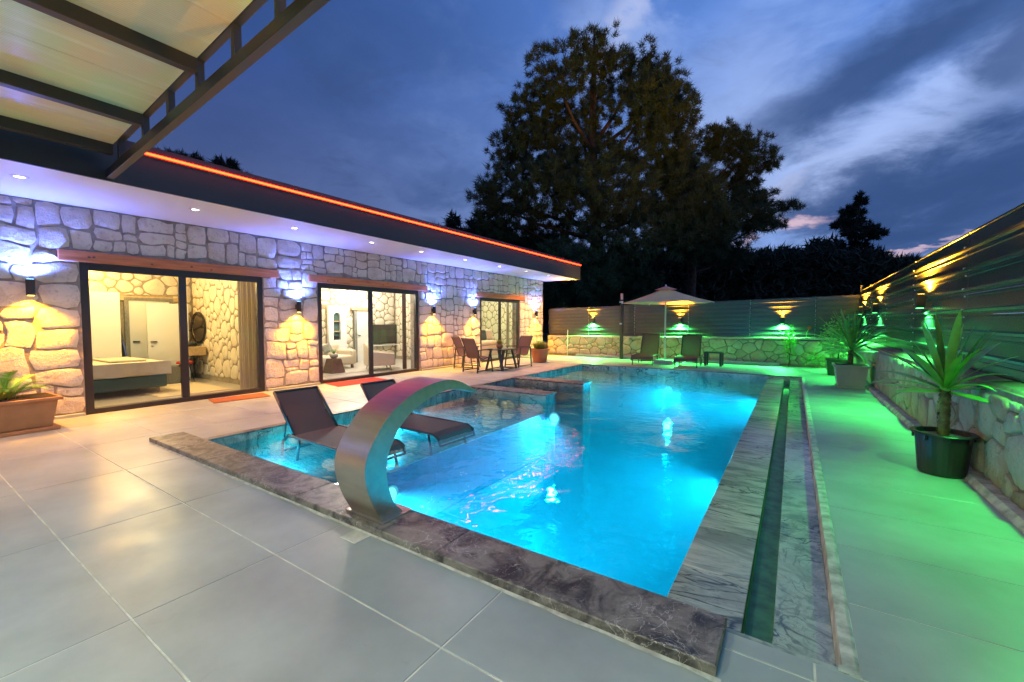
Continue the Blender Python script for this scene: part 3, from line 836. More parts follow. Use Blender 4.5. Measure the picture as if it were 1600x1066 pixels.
for i, y in enumerate([-.6, 1.08, 2.83, 4.36, 6.05, 7.5, 9.15, 10.8, 12.35, 13.9, 15.2]):
    d = empty('downlight', (-7.55, y, zs-.001)); d.parent = house
    MB().lathe([(.075, -.003), (.078, 0), (.05, -.012), (.045, .0)], 18).build('ring', M['whitepaint'], d, smooth=True)
    MB().lathe([(0, -.006), (.044, -.006), (.05, -.004)], 16).build('lens', M['led_lamp'], d)
    lamp('SPOT', (0, 0, -.03), 150 if y < 12 else 300, (1, .42, .15), d, .06, to=(0, 0, -1), angle=104 if y < 13 else 142, blend=.6)

# wall sconces: blue upwards, amber downwards
K_ = 12
def sconce(loc, rz, up, down, pu, pd, label, group, cat='wall lamp', name='wall_lamp', box=False, first=True, aup=150, adn=120):
    s = empty(name, loc, rz, label, cat, group)
    if box:
        MB().box(-.065, .065, -.11, -.01, -.10, .10).build('housing', M['blackmetal'], s, bevel=.006)
        MB().box(-.05, .05, -.095, -.025, .1, .102).build('lens', up[1], s)
        MB().box(-.05, .05, -.095, -.025, -.102, -.1).build('lens', down[1], s)
        oy = -.06
    else:
        MB().lathe([(0,-.11),(.042,-.11),(.046,-.105),(.046,.105),(.042,.11),(0,.11)], 20, (0,-.085)).build('housing', M['blackmetal'], s, smooth=False)
        MB().lathe([(0,.113),(.034,.113),(.036,.11)], 16, (0,-.085)).build('lens', up[1], s)
        MB().lathe([(0,-.113),(.034,-.113),(.036,-.11)], 16, (0,-.085)).build('lens', down[1], s)
        oy = -.085
    MB().box(-.03, .03, -.05, .0, -.05, .05).build('bracket', M['blackmetal'], s)
    lamp('SPOT', (0, oy, .125), pu*7, up[0], s, .025, to=(0, .0, 1), angle=aup, blend=.8)
    lamp('SPOT', (0, oy, -.125), pd*K_, down[0], s, .025, to=(0, .10, -1), angle=adn, blend=.8)
    return s
BLU = ((.11, .19, 1.0), M['lens_blue']); AMB = ((1.0, .40, .008), M['lens_yellow'])
ORA = ((1.0, .44, .02), M['lens_yellow']); GRN = ((.06, 1.0, .16), M['lens_green'])
for y, z, lab in ((1.29, 1.86, 'black up and down wall lamp left of the bedroom door, above the ochre planter'),
                  (5.07, 1.70, 'black up and down wall lamp on the stone pier between the two widest glass doors'),
                  (9.12, 1.72, 'black up and down wall lamp just right of the living room door'),
                  (11.03, 1.72, 'black up and down wall lamp directly left of the smallest glass door'),
                  (15.03, 1.70, 'black up and down wall lamp at the far corner of the house'),
                  (-2.2, 1.78, 'black up and down wall lamp on the near end of the house')):
    sconce((HX+.03, y, z), R(90), BLU, AMB, 24, 22 if y > 0 else 60, lab, 'lamps on the stone house wall')

# ================================================================== ROOMS
BX = -12.4
def room(y0, y1, wallmat, name):
    m = MB(); m.box(BX-.2, HX-.34, y0-.1, y1+.1, -.02, .004); m.build('room_floor', M['floor_in'], house)
    MB().box(BX-.2, HX-.345, y0-.1, y1+.1, 2.78, 2.84).build('room_ceiling', M['white'], house)
    MB().box(BX-.2, BX, y0-.05, y1+.05, .004, 2.78).build('room_wall', wallmat, house)
    MB().box(BX, HX-.345, y0-.09, y0, .004, 2.78).build('room_wall', M['white'], house)
    return MB().box(BX, HX-.345, y1, y1+.09, .004, 2.78).build('room_wall', wallmat, house)
def instones(y0, y1, hol, parent, seed, axis='x', at=BX, rr=(.08, .2)):
    rg = random.Random(seed); ps = rubble(y0, y1, .1, 2.76, rr[0], rr[1], hol, rg, 1.15 if axis == 'x' else .85)
    P = (lambda u, v, h: (at+h, u, v)) if axis == 'x' else (lambda u, v, h: (u, at-h, v))
    lay_stones(ps, P, .015, .016, M['stone_in'], parent, 0, rg, rest='indoor_rubble_stones')
sw = room(.6, 4.52, M['mortar_in'], 'bedroom')
instones(.6, 4.5, [(3.15, 4.1, 0, 1.98)], house, 21)
instones(BX+.02, HX-.4, [], house, 22, 'y', 4.52)
MB().box(BX+.03, BX+.09, 2.7, 4.2, 1.86, 1.96).build('door_lintel', M['oak'], house)
MB().bar((BX+.08, .8, 2.70), (BX+.08, 4.4, 2.70), .03).build('cove_light', M['cove'], house)
lamp('POINT', (-10.6, 2.9, 2.5), 125, (1, .76, .34), house, .2)
lamp('POINT', (-12.0, 2.6, 2.62), 90, (1, .45, .08), house, .1)
room(4.66, 10.95, M['mortar_in'], 'living')
instones(4.7, 10.9, [(8.1, 8.78, 0, 1.92), (9.1, 9.75, 0, 1.80)], house, 23)
instones(BX+.02, HX-.4, [], house, 24, 'y', 10.95)
lamp('POINT', (-10.4, 7.4, 2.5), 200, (1, .88, .66), house, .2)
lamp('POINT', (-11.6, 9.2, 2.5), 130, (1, .92, .80), house, .2)
lamp('POINT', (-12.1, 7.4, 2.62), 60, (1, .45, .08), house, .1)
room(11.1, 15.5, M['mortar_in'], 'far bedroom')
instones(11.1, 15.5, [], house, 25)
instones(BX+.02, HX-.4, [], house, 26, 'y', 15.5)
lamp('POINT', (-10.4, 13.2, 2.5), 190, (.95, .92, .55), house, .2)

# bedroom furniture
bed = empty('double_bed', (-10.9, 2.3, 0), 0, 'double bed with white cover and teal base behind the nearest glass door', 'bed')
MB().box(-.95, .62, -1.3, .98, .12, .36).build('bed_base', M['bedbase'], bed, bevel=.03)
mt = MB().box(-1.0, .66, -1.3, 1.02, .36, .62).build('mattress', M['linen'], bed, bevel=.07)
cv = MB(); ring = []
for i in range(40):
    t = i/39
    ring.append((.675+.012*math.sin(t*40), -1.3+2.33*t, .40+.03*math.sin(t*17)))
cv.loft([[(a, b, c), (a-.012, b, c), (a-.012, b, .625), (a, b, .625)] for a, b, c in ring]).build('bed_cover', M['linen'], bed)
MB().box(-.75, .35, .2, .75, .625, .66).build('folded_towel', M['creamfab'], bed, bevel=.015)
for sx in (-.85, .52): 
    MB().tube([(sx, .85, .12), (sx, .87, .01)], .03).build('leg', M['oak'], bed)
def door_leaf(parent, y0, y1, x, top, sign=1, rz=0):
    pass
idoor = empty('bedroom_door', (BX+.04, 3.2, 0), 0, 'grey framed doorway with pale closed door at the back of the bedroom', 'door')
MB().box(0, .05, 0, .08, 0, 1.86).build('frame', M['greyfab'], idoor)
MB().box(0, .05, .83, .9, 0, 1.86).build('frame', M['greyfab'], idoor)
MB().box(0, .05, .0, .9, 1.862, 1.93).build('frame', M['greyfab'], idoor)
MB().box(0, .03, .082, .828, .0, 1.86).build('leaf', M['doorwhite'], idoor)
MB().box(.03, .07, .13, .25, .93, .955).build('handle', M['blackmetal'], idoor)
od = empty('open_door', (BX+.36, 3.5, 0), R(-6), 'white door standing open in front of the bedroom doorway', 'door')
MB().box(0, .04, 0, .76, .01, 1.80).build('leaf', M['doorwhite'], od, bevel=.004)
MB().box(.04, .085, .05, .16, .93, .95).build('handle', M['blackmetal'], od)
MB().lathe([(0,0),(.022,0),(.022,.01),(0,.01)], 12, (0,0)).build('keyhole', M['blackmetal'], od, loc=(.045, .08, .84))
ward = tag(MB().box(BX+.04, BX+.6, 1.6, 3.0, .004, 2.0).build('wardrobe', M['doorwhite'], bevel=.01), 'tall cream wardrobe at the back left of the bedroom', 'wardrobe')
for yy_ in (2.07, 2.53): MB().box(BX+.603, BX+.606, yy_-.004, yy_+.004, .05, 1.96).build('door_gap', M['blackmetal'], ward)
lm = empty('leaning_mirror', (BX+.42, 3.12, 0), 0, 'dark framed panel leaning between wardrobe and bedroom doorway', 'mirror')
MB().bar((.2, .0, .02), (-.1, -.12, 1.5), .03, .22, up=(1,0,0)).build('frame', M['blackmetal'], lm)
MB().bar((.225, .0, .06), (-.07, -.12, 1.46), .008, .17, up=(1,0,0)).build('glass', M['mirror'], lm)
pf = tag(MB().box(-11.92, -11.5, 3.55, 3.98, .005, .40).build('pouf', M['greyfab'], bevel=.03), 'square grey speckled pouf beside the white open door', 'pouf')
mi = empty('round_mirror', (-12.0+.0, 4.48, 1.25), 0, 'round mirror with black rim on the bedroom side wall', 'mirror')
mr = MB().lathe([(0, 0), (.34, 0), (.35, .01)], 32).build('glass', M['mirror'], mi); mr.rotation_euler = (R(90), 0, 0)
mr = MB().lathe([(.345, -.01), (.375, -.01), (.375, .02), (.345, .02), (.345, -.01)], 32).build('rim', M['blackmetal'], mi); mr.rotation_euler = (R(90), 0, 0)
cs = empty('wall_console', (-11.95, 4.3, 0), 0, 'pale oak drawer shelf under the round mirror', 'console')
MB().box(-.42, .35, -.2, .17, .60, .80).build('drawer_box', M['oak'], cs, bevel=.006)
MB().lathe([(0,.80),(.09,.80),(.13,.85),(.10,.92),(.03,.93)], 14).build('bowl', M['blackmetal'], cs, smooth=True)
MB().box(-.45, -.05, -.42, -.2, .805, .825).build('tray', M['walnut'], cs)
st_ = empty('dressing_stool', (-11.5, 4.0, 0), 0, 'small slim stool in front of the oak drawer shelf', 'stool')
for q in ((-.1,-.1),(.1,-.1),(.1,.1),(-.1,.1)): MB().tube([(q[0]*1.3, q[1]*1.3, 0.03), (q[0]*.6, q[1]*.6, .44)], .011, 6).build('leg', M['blackmetal'], st_)
MB().lathe([(0,.44),(.15,.44),(.16,.46),(.15,.49),(0,.495)], 18).build('seat', M['mat_red'], st_, smooth=True)
tag(MB().box(-11.45, -9.6, 2.95, 4.15, .0045, .016).build('bedroom_rug', M['rug']), 'cream rug on the bedroom floor beside the bed', 'rug')
def curtain(x, y0, y1, label, amp=.03, m='curtain', top=2.72):
    n = 60; pts = [(x+amp*math.sin(i*.9)*(.7+.3*math.sin(i*.37)), y0+(y1-y0)*i/n) for i in range(n+1)]
    mb = MB(); vs = [(a, b, .03) for a, b in pts]+[(a, b, top) for a, b in pts]
    mb.add(vs, [(i, i+1, n+2+i, n+1+i) for i in range(n)])
    return tag(mb.build('curtain', M[m], smooth=True, recalc=False), label, 'curtain')
curtain(-9.3, 4.16, 4.50, 'beige curtain drawn to the right side of the bedroom door')
# living room
def box_arm(name, loc, rz, label, cat, m, w=.8, d=.8):
    s = empty(name, loc, rz, label, cat)
    MB().box(-w/2+.09, w/2-.09, -d/2, d/2-.12, .2, .42).build('seat', M[m], s, bevel=.05)
    bk = MB(); prof = []
    n = 14
    for i in range(n+1):
        a = math.pi*(i/n); x = -math.cos(a)*w/2; y = d/2-.12-(.0) + math.sin(a)*.12
        hgt = .56+.22*math.sin(a)**1.0
        prof.append((x, y, hgt))
    prof = [(-w/2, -d/2+.02, .48)] + prof + [(w/2, -d/2+.02, .48)]
    polys = []
    for i, (x, y, h) in enumerate(prof):
        cx_ = x*.82; cy_ = y-.06 if 0 < i < len(prof)-1 else y
        polys.append([(x, y, .16), (x, y, h), (cx_, cy_, h+.01), (cx_, cy_, .16)])
    bk.loft(polys).build('backrest', M[m], s, bevel=.02, smooth=False)
    for sx in (-1, 1):
        for sy in (-1, 1):
            MB().tube([(sx*(w/2-.14), sy*(d/2-.16), .2), (sx*(w/2-.08), sy*(d/2-.10), .006)], [.022, .014], 8).build('leg', M['oak'], s)
    return s
box_arm('armchair', (-9.95, 8.15, 0), R(150), 'rounded cream armchair behind the right pane of the living room door', 'armchair', 'creamfab', .85, .8)
sf = empty('sofa', (-11.3, 7.5, 0), R(90), 'cream sofa seen through the left pane of the living room door', 'sofa')
MB().box(-1.3, .55, -.42, .42, .12, .40).build('seat', M['creamfab'], sf, bevel=.06)
MB().box(-1.3, .55, .30, .52, .30, .72).build('backrest', M['creamfab'], sf, bevel=.06)
MB().box(.42, .62, -.42, .5, .12, .56).build('armrest', M['creamfab'], sf, bevel=.06)
MB().box(.48, .54, -.36, -.30, .0, .12).build('leg', M['walnut'], sf)
cu = tag(MB().lathe([(0,0),(.12,.02),(.2,.05),(.12,.09),(0,.1)], 4).build('cushion', M['greyfab'], smooth=False, bevel=.02), 'tilted grey cushion on the cream sofa', 'cushion')
cu.location = (-11.5, 7.55, .58); cu.rotation_euler = (R(70), R(20), R(40))
tb = tag(MB().loft([[(-.22,-.2,0),(.22,-.2,0),(.22,.2,0),(-.22,.2,0)],[(-.14,-.13,.38),(.14,-.13,.38),(.14,.13,.38),(-.14,.13,.38)]]).build('side_table', M['walnut'], bevel=.008, loc=(-10.3, 6.95, .02)),
    'brown tapered block table inside the living room', 'table')
vs_ = empty('table_plant', (-10.3, 6.95, .40), 0, 'small green plant in a round stone bowl on the brown block table', 'plant')
MB().lathe([(0,0),(.06,0),(.11,.06),(.12,.12),(.10,.13),(.09,.09)], 18).build('bowl', M['ceramic'], vs_, smooth=True)
gl = MB()
for i in range(26):
    a = random.uniform(0, 6.28); t = random.uniform(.3, 1); l = random.uniform(.12, .22)
    d = Vector((math.cos(a)*t, math.sin(a)*t, 1)).normalized(); s = d.cross(Vector((0,0,1))).normalized()*.012
    p = Vector((0,0,.1)); gl.add([p, p+d*l*.5+s, p+d*l, p+d*l*.5-s], [(0,1,2,3)])
gl.build('leaves', M['leaf'], vs_, recalc=False)['kind'] = 'stuff'
tag(MB().box(-11.9, -9.9, 5.6, 8.9, .0045, .015).build('living_room_rug', M['floor_in']), 'pale rug under the cream sofa and block table', 'rug')
tv = empty('television', (BX+.09, 10.35, .94), 0, 'dark flat television on the living room stone wall', 'television')
MB().box(0, .04, -.53, .53, -.34, .34).build('bezel', M['blackmetal'], tv, bevel=.006)
MB().box(.041, .043, -.51, .51, -.32, .32).build('screen', M['screen'], tv)
MB().box(.0, .035, -.6, .6, -.42, -.38).build('shelf', M['white'], tv)
al = empty('alcove_shelf', (BX+.05, 8.42, 0), 0, 'white arched alcove with three shelves in the living room', 'shelf unit')
MB().box(.0, .09, -.30, -.13, .42, 1.9).build('panel', M['white'], al)
MB().box(.0, .09, .13, .34, .42, 1.9).build('panel', M['white'], al)
arch = [(-.13, 1.9), (-.13, 1.55)] + [(-.13*math.cos(i*math.pi/8), 1.55+.13*math.sin(i*math.pi/8)) for i in range(1, 8)] + [(.13, 1.55), (.13, 1.9)]
MB().prism(arch, .0, .09, 'x').build('arch', M['white'], al)
MB().box(.0, .02, -.13, .13, .8, 1.7).build('back_panel', M['bedbase'], al)
MB().box(.0, .09, -.13, .13, .42, .8).build('panel', M['white'], al)
for z in (1.05, 1.38): MB().box(.0, .1, -.128, .128, z, z+.025).build('shelf', M['oak'], al)
MB().box(.02, .08, -.08, .05, .8, .93).build('ornament', M['blackmetal'], al)
ld = empty('living_room_door', (BX+.04, 9.1, 0), 0, 'pale blue white inner door under an oak beam in the living room', 'door')
MB().box(0, .06, 0, .1, 0, 1.76).build('frame', M['greyfab'], ld); MB().box(0, .06, .58, .64, 0, 1.76).build('frame', M['greyfab'], ld)
MB().box(0, .03, .1, .58, 0, 1.76).build('leaf', M['doorwhite'], ld)
MB().box(0, .08, -.12, .62, 1.765, 1.86).build('beam', M['oak'], ld)
MB().box(.03, .06, .14, .24, .9, .92).build('handle', M['blackmetal'], ld)
curtain(-9.32, 8.48, 8.62, 'narrow brown curtain beside the armchair in the living room', .02, 'curtain_brown')
# far bedroom
b2 = empty('guest_bed', (-10.2, 12.6, 0), 0, 'cream bed with dark and pale pillows behind the smallest glass door', 'bed')
MB().box(-1.0, .7, -.9, .9, .1, .5).build('bed_base', M['creamfab'], b2, bevel=.04)
MB().box(-1.02, .72, -.92, .92, .5, .66).build('mattress', M['linen'], b2, bevel=.06)
p1 = tag(MB().box(-.28, .28, -.07, .07, -.2, .2).build('pillow', M['bedbase'], bevel=.06), 'dark grey pillow standing on the guest bed', 'pillow'); p1.location = (-9.8, 12.7, .88); p1.rotation_euler = (R(-15), 0, R(70))
p2 = tag(MB().box(-.28, .28, -.07, .07, -.2, .2).build('pillow', M['linen'], bevel=.06), 'pale pillow standing right of the dark pillow on the guest bed', 'pillow'); p2.location = (-9.8, 13.1, .88); p2.rotation_euler = (R(-15), 0, R(70))
curtain(-9.3, 13.75, 13.9, 'pale narrow curtain behind the smallest glass door', .02)

# ================================================================== PERGOLA
pg = empty('pergola', (-4, -1, 0), 0, 'dark steel pergola with ribbed translucent roof panels over the near deck', 'pergola'); pg.location = (0, 0, 0)
PE = 1.70
def zl(x): return 3.14 + .083*(x+6.89)
def zu(x): return 3.46 + .10*(x+6.45)
XR = -.6
MB().bar((-6.86, PE, zl(-6.86)), (XR, PE, zl(XR)), .07, .10).build('edge_beam', M['anthracite2'] if 'anthracite2' in M else M['anthracite'], pg, bevel=.004)
MB().bar((-6.5, PE, zu(-6.5)), (XR, PE, zu(XR)), .06, .07).build('top_rail', M['anthracite'], pg, bevel=.004)
for x in (-6.42, -5.66, -5.0, -4.36, -3.7, -3.06, -2.4, -1.76):
    MB().bar((x, PE, zl(x)+.05), (x, PE, zu(x)-.03), .055, .055).build('upright', M['anthracite'], pg)
joist = None
jx = [-6.6, -5.66, -4.36, -3.06, -1.76, XR]
for x in jx:
    zc = zu(x)-.035
    MB().box(x-.045, x+.045, -4.0, PE-.03, zc-.10, zc+.02).build('joist', M['anthracite'], pg, bevel=.004)
for i in range(len(jx)-1):
    a, b = jx[i]+.046, jx[i+1]-.046
    nsub = 2
    for k in range(nsub):
        x0 = a+(b-a)*k/nsub+(.006 if k else 0); x1 = a+(b-a)*(k+1)/nsub
        z0, z1 = zu(x0)-.03, zu(x1)-.03
        MB().add([(x0,-4,z0),(x1,-4,z1),(x1,PE-.035,z1),(x0,PE-.035,z0),(x0,-4,z0+.016),(x1,-4,z1+.016),(x1,PE-.035,z1+.016),(x0,PE-.035,z0+.016)],
                 [(0,3,2,1),(4,5,6,7),(0,1,5,4),(1,2,6,5),(2,3,7,6),(3,0,4,7)]).build('roof_panel', M['poly'], pg)
MB().bar((-6.6, -3.6, zl(-6.6)), (XR, -3.6, zl(XR)), .07, .1).build('rear_beam', M['anthracite'], pg)
for x in (-6.4, -.7): MB().box(x-.05, x+.05, -3.65, -3.55, 0, zl(x)-.05).build('post', M['anthracite'], pg)
def pendant(loc, power, label, col=(.88, 1, .82)):
    l = empty('ceiling_lamp', loc, 0, label, 'ceiling lamp', 'lamps under the pergola')
    MB().lathe([(0,0),(.17,0),(.18,-.02),(.17,-.05),(.155,-.055)], 24).build('housing', M['blackmetal'], l, smooth=True)
    MB().lathe([(0,-.085),(.09,-.08),(.15,-.056),(.155,-.045)], 24).build('diffuser', M['led_lamp'], l, smooth=True)
    lamp('SPOT', (0, 0, -.13), power, col, l, .15, to=(0, 0, -1), angle=165, blend=.6)
pendant((-2.9, -3.1, 3.62), 570, 'round lamp under the pergola, nearer the house')
pendant((-1.0, -2.9, 3.84), 340, 'round lamp under the pergola, farther from the house')

# ================================================================== FENCES AND GARDEN WALLS
def slat_run(parent, A, Bp, z0a, z1a, z0b, z1b, nrow, seams, nrm):
    """ribbed cladding: each board runs between two seams"""
    A = Vector(A); Bp = Vector(Bp); nrm = Vector(nrm)
    prof = [(0, .0), (.08, .0), (.13, .030), (.24, .034), (.30, .0), (.86, .0), (.885, .012), (.915, .012), (.94, 0), (1, 0)]
    for r in range(nrow):
        for i in range(len(seams)-1):
            t0, t1 = seams[i]+.0006, seams[i+1]-.0006
            pts = []
            for t in (t0, t1):
                p = A.lerp(Bp, t); za = z0a+(z0b-z0a)*t; zb = z1a+(z1b-z1a)*t
                h = (zb-za)/nrow
                row = [p+nrm*o+Vector((0,0,za+h*(r+s*.985))) for s, o in prof]
                row = row + [p-nrm*.012+Vector((0,0,za+h*(r+.985))), p-nrm*.012+Vector((0,0,za+h*r))]
                pts.append([tuple(q) for q in row])
            so = MB().loft(pts).build('slat', M['fence'], parent)
    sc = MB()
    for s in seams[1:-1]:
        for r in range(nrow):
            p = A.lerp(Bp, s-.0015); za = z0a+(z0b-z0a)*s; zb = z1a+(z1b-z1a)*s; h = (zb-za)/nrow
            q = p+nrm*.03+Vector((0,0,za+h*(r+.24))); sc.box(q.x-.008, q.x+.008, q.y-.008, q.y+.008, q.z-.008, q.z+.008)
            q = p+nrm*.012+Vector((0,0,za+h*(r+.88))); sc.box(q.x-.007, q.x+.007, q.y-.007, q.y+.007, q.z-.007, q.z+.007)
    if sc.v: sc.build('screw_heads', M['whitepaint'], parent)['kind'] = 'stuff'
FXR = 1.62; FYB = 16.05
bf = empty('back_fence', (0, 0, 0), 0, 'dark ribbed metal fence along the far end above the low stone wall', 'fence')
slat_run(bf, (-8.7, FYB, 0), (FXR-.03, FYB, 0), .72, 1.92, .84, 2.17, 9, [0, .18, .36, .545, .73, .90, 1], (0, -1, 0))
rf = empty('side_fence', (0, 0, 0), 0, 'dark ribbed metal fence running along the yucca side', 'fence')
slat_run(rf, (FXR, FYB-.04, 0), (FXR, -3.5, 0), .84, 2.30, .70, 2.52, 7, [0, .11, .22, .345, .47, .61, .75, 1], (-1, 0, 0))
for (x, y, z) in ((FXR+.02, FYB+.05, 2.45),): 
    MB().box(x-.04, x+.04, y-.04, y+.04, 0, z).build('post', M['post'], bf)
# garden walls
gw = tag(MB().box(-8.6, 1.45, 15.80, 16.25, -.05, .80).build('back_garden_wall', M['mortar_garden']), 'low rubble stone wall under the far fence', 'garden wall')
for i in range(8):
    a = -8.58+i*1.25; b = a+1.25
    z = .802+.0+ (.10)*(i+.5)/8
    MB().bevbox(a+.002, min(b, 1.44)-.002, 15.765, 16.03, z-.06, z, .006).build('capstone', M['stone_garden'], gw)
rng = random.Random(31)
ps = rubble(-8.6, 1.4, .06, .80, .07, .19, (), rng, 1.25)
lay_stones(ps, lambda u, v, h: (u, 15.80-h, v), .014, .028, M['stone_garden'], gw, 220, rng, rnd=.14)
MB().bevbox(-7.2, -.35, 15.55, 15.79, .001, .10, .01).build('ledge', M['tile'], gw)
sg = tag(MB().box(1.42, 1.9, -3.5, 15.75, -.05, .84).build('side_garden_wall', M['mortar_garden']), 'low rubble stone wall beside the yuccas on the green lit side', 'garden wall')
# sloping mortared top of the side wall
tp = MB(); n = 40
for i in range(n):
    a = -3.5+19.25*i/n; b = a+19.25/n
    f = lambda y: .03*mnoise.noise((y*1.3, 4, 1))
    tp.add([(1.405+f(a)*.6,a,.80+f(a)-.05),(1.405+f(b)*.6,b,.80+f(b)-.05),(1.46,b,.86+f(b)*.6),(1.46,a,.86+f(a)*.6),(1.60,b,.885),(1.60,a,.885)], [(0,1,2,3),(3,2,4,5)])
tp.build('mortar_top', M['mortar_garden'], sg, recalc=False)
ps = rubble(-3.4, 15.6, .05, .80, .09, .24, (), rng, 1.05)
lay_stones(ps, lambda u, v, h: (1.42-h, u, v), .014, .03, M['stone_garden'], sg, 290, rng, rnd=.12)
sk = MB()
for i in range(60):
    a = -3.5+19.1*i/60; b = a+19.1/60
    sk.add([(1.30,a,.012),(1.30,b,.012),(1.33,b,.055),(1.33,a,.055),(1.44,b,.06),(1.44,a,.06),(1.30,a,-.01),(1.30,b,-.01)], [(0,1,2,3),(3,2,4,5),(6,7,1,0)])
sk.build('skirting', M['caulk'], sg, recalc=False)

for x, lab in ((-6.68, 'green and amber fence lamp at the left end of the far fence, nearest the house'), (-3.38, 'green and amber fence lamp right behind the parasol'), (-.30, 'green and amber fence lamp in the right half of the far fence')):
    sconce((x, FYB-.03, 1.42), 0, ORA, GRN, 100, 100, lab, 'lamps on the metal fence', 'fence lamp', 'fence_lamp', True, aup=120, adn=160)
for y, lab in ((15.1, 'green and amber side fence lamp closest to the far corner'), (12.6, 'green and amber side fence lamp above the beige potted yucca'), (8.45, 'green and amber side fence lamp between the two nearest yuccas, largest in view'), (4.3, 'green and amber side fence lamp above the black potted yucca, out at the edge'), (.2, 'green and amber side fence lamp nearest the pergola')):
    sconce((FXR-.04, y, 1.69), R(-90), ORA, GRN, (430 if y < 10 else 300) if y > 1 else 160, (29 if y > 5 else 12 if y > 1 else 13), lab, 'lamps on the metal fence', 'fence lamp', 'fence_lamp', True, aup=168 if y < 10 else 150, adn=138)

bp_ = empty('black_post', (-5.33, 15.5, 0), 0, 'tall thin black post standing left of the parasol', 'post')
MB().box(-.05, .05, -.05, .05, 0, 2.2).build('shaft', M['post'], bp_)
MB().box(-.04, .04, -.04, .04, 2.2, 2.42).build('top_section', M['steel'], bp_)
MB().box(-.07, .07, -.075, -.05, 2.08, 2.13).build('clamp', M['whitepaint'], bp_)
MB().box(-.05, .03, -.08, -.05, 1.28, 1.33).build('clamp', M['whitepaint'], bp_)
tag(MB().tube([(-7.6, 15.6, 0), (-7.58, 15.6, 1.05)], .012, 6).build('garden_stake', M['whitepaint']), 'thin pale stake leaning on the far wall near the house', 'stake')

# ================================================================== WATER CASCADE
OUT = [(1.89,.03),(1.79,.22),(1.745,.39),(1.765,.52),(1.84,.64),(1.96,.765),(2.14,.865),(2.33,.92),(2.54,.935),(2.72,.895),(2.90,.80)]
INN = [(2.09,.03),(1.975,.16),(1.925,.33),(1.93,.47),(1.985,.58),(2.055,.67),(2.18,.76),(2.34,.82),(2.53,.855),(2.70,.84),(2.895,.785)]
def catmull(P, k=4):
    out = []
    for i in range(len(P)-1):
        p0, p1, p2, p3 = P[max(i-1,0)], P[i], P[i+1], P[min(i+2, len(P)-1)]
        for j in range(k):
            t = j/k
            out.append(tuple(.5*((2*b)+(-a+c)*t+(2*a-5*b+4*c-d)*t*t+(-a+3*b-3*c+d)*t**3) for a, b, c, d in zip(p0, p1, p2, p3)))
    out.append(P[-1]); return out
Oc, Ic = catmull(OUT), catmull(INN)
casc = empty('water_cascade', (-2.42, 1.95, .05), 0, 'curved brushed steel water blade arching over the near pool edge', 'water feature')
XA, XB = -2.60, -2.28
def strip(curve, x0, x1, rev=False):
    mb = MB(); n = len(curve)
    mb.add([(x0, a, b) for a, b in curve]+[(x1, a, b) for a, b in curve], [(i, i+1, n+i+1, n+i) for i in range(n-1)]); return mb
def rel(mb): mb.v = [(x+2.42, y-1.95, z-.05) for x, y, z in mb.v]; return mb
rel(strip(Oc, XA, XB)).build('outer_sheet', M['steel'], casc, smooth=True, recalc=False)
rel(strip(Ic, XA, XB)).build('inner_sheet', M['steel'], casc, smooth=True, recalc=False)
for x in (XA+.001, XB-.001):
    mb = MB(); n = len(Oc)
    mb.add([(x, a, b) for a, b in Oc]+[(x, a, b) for a, b in Ic], [(i, i+1, n+i+1, n+i) for i in range(n-1)])
    rel(mb).build('side_sheet', M['steel'], casc, recalc=False)
MB().box(-.22, .18, -.10, .165, 0, .012).build('base_plate', M['steel'], casc, bevel=.002)

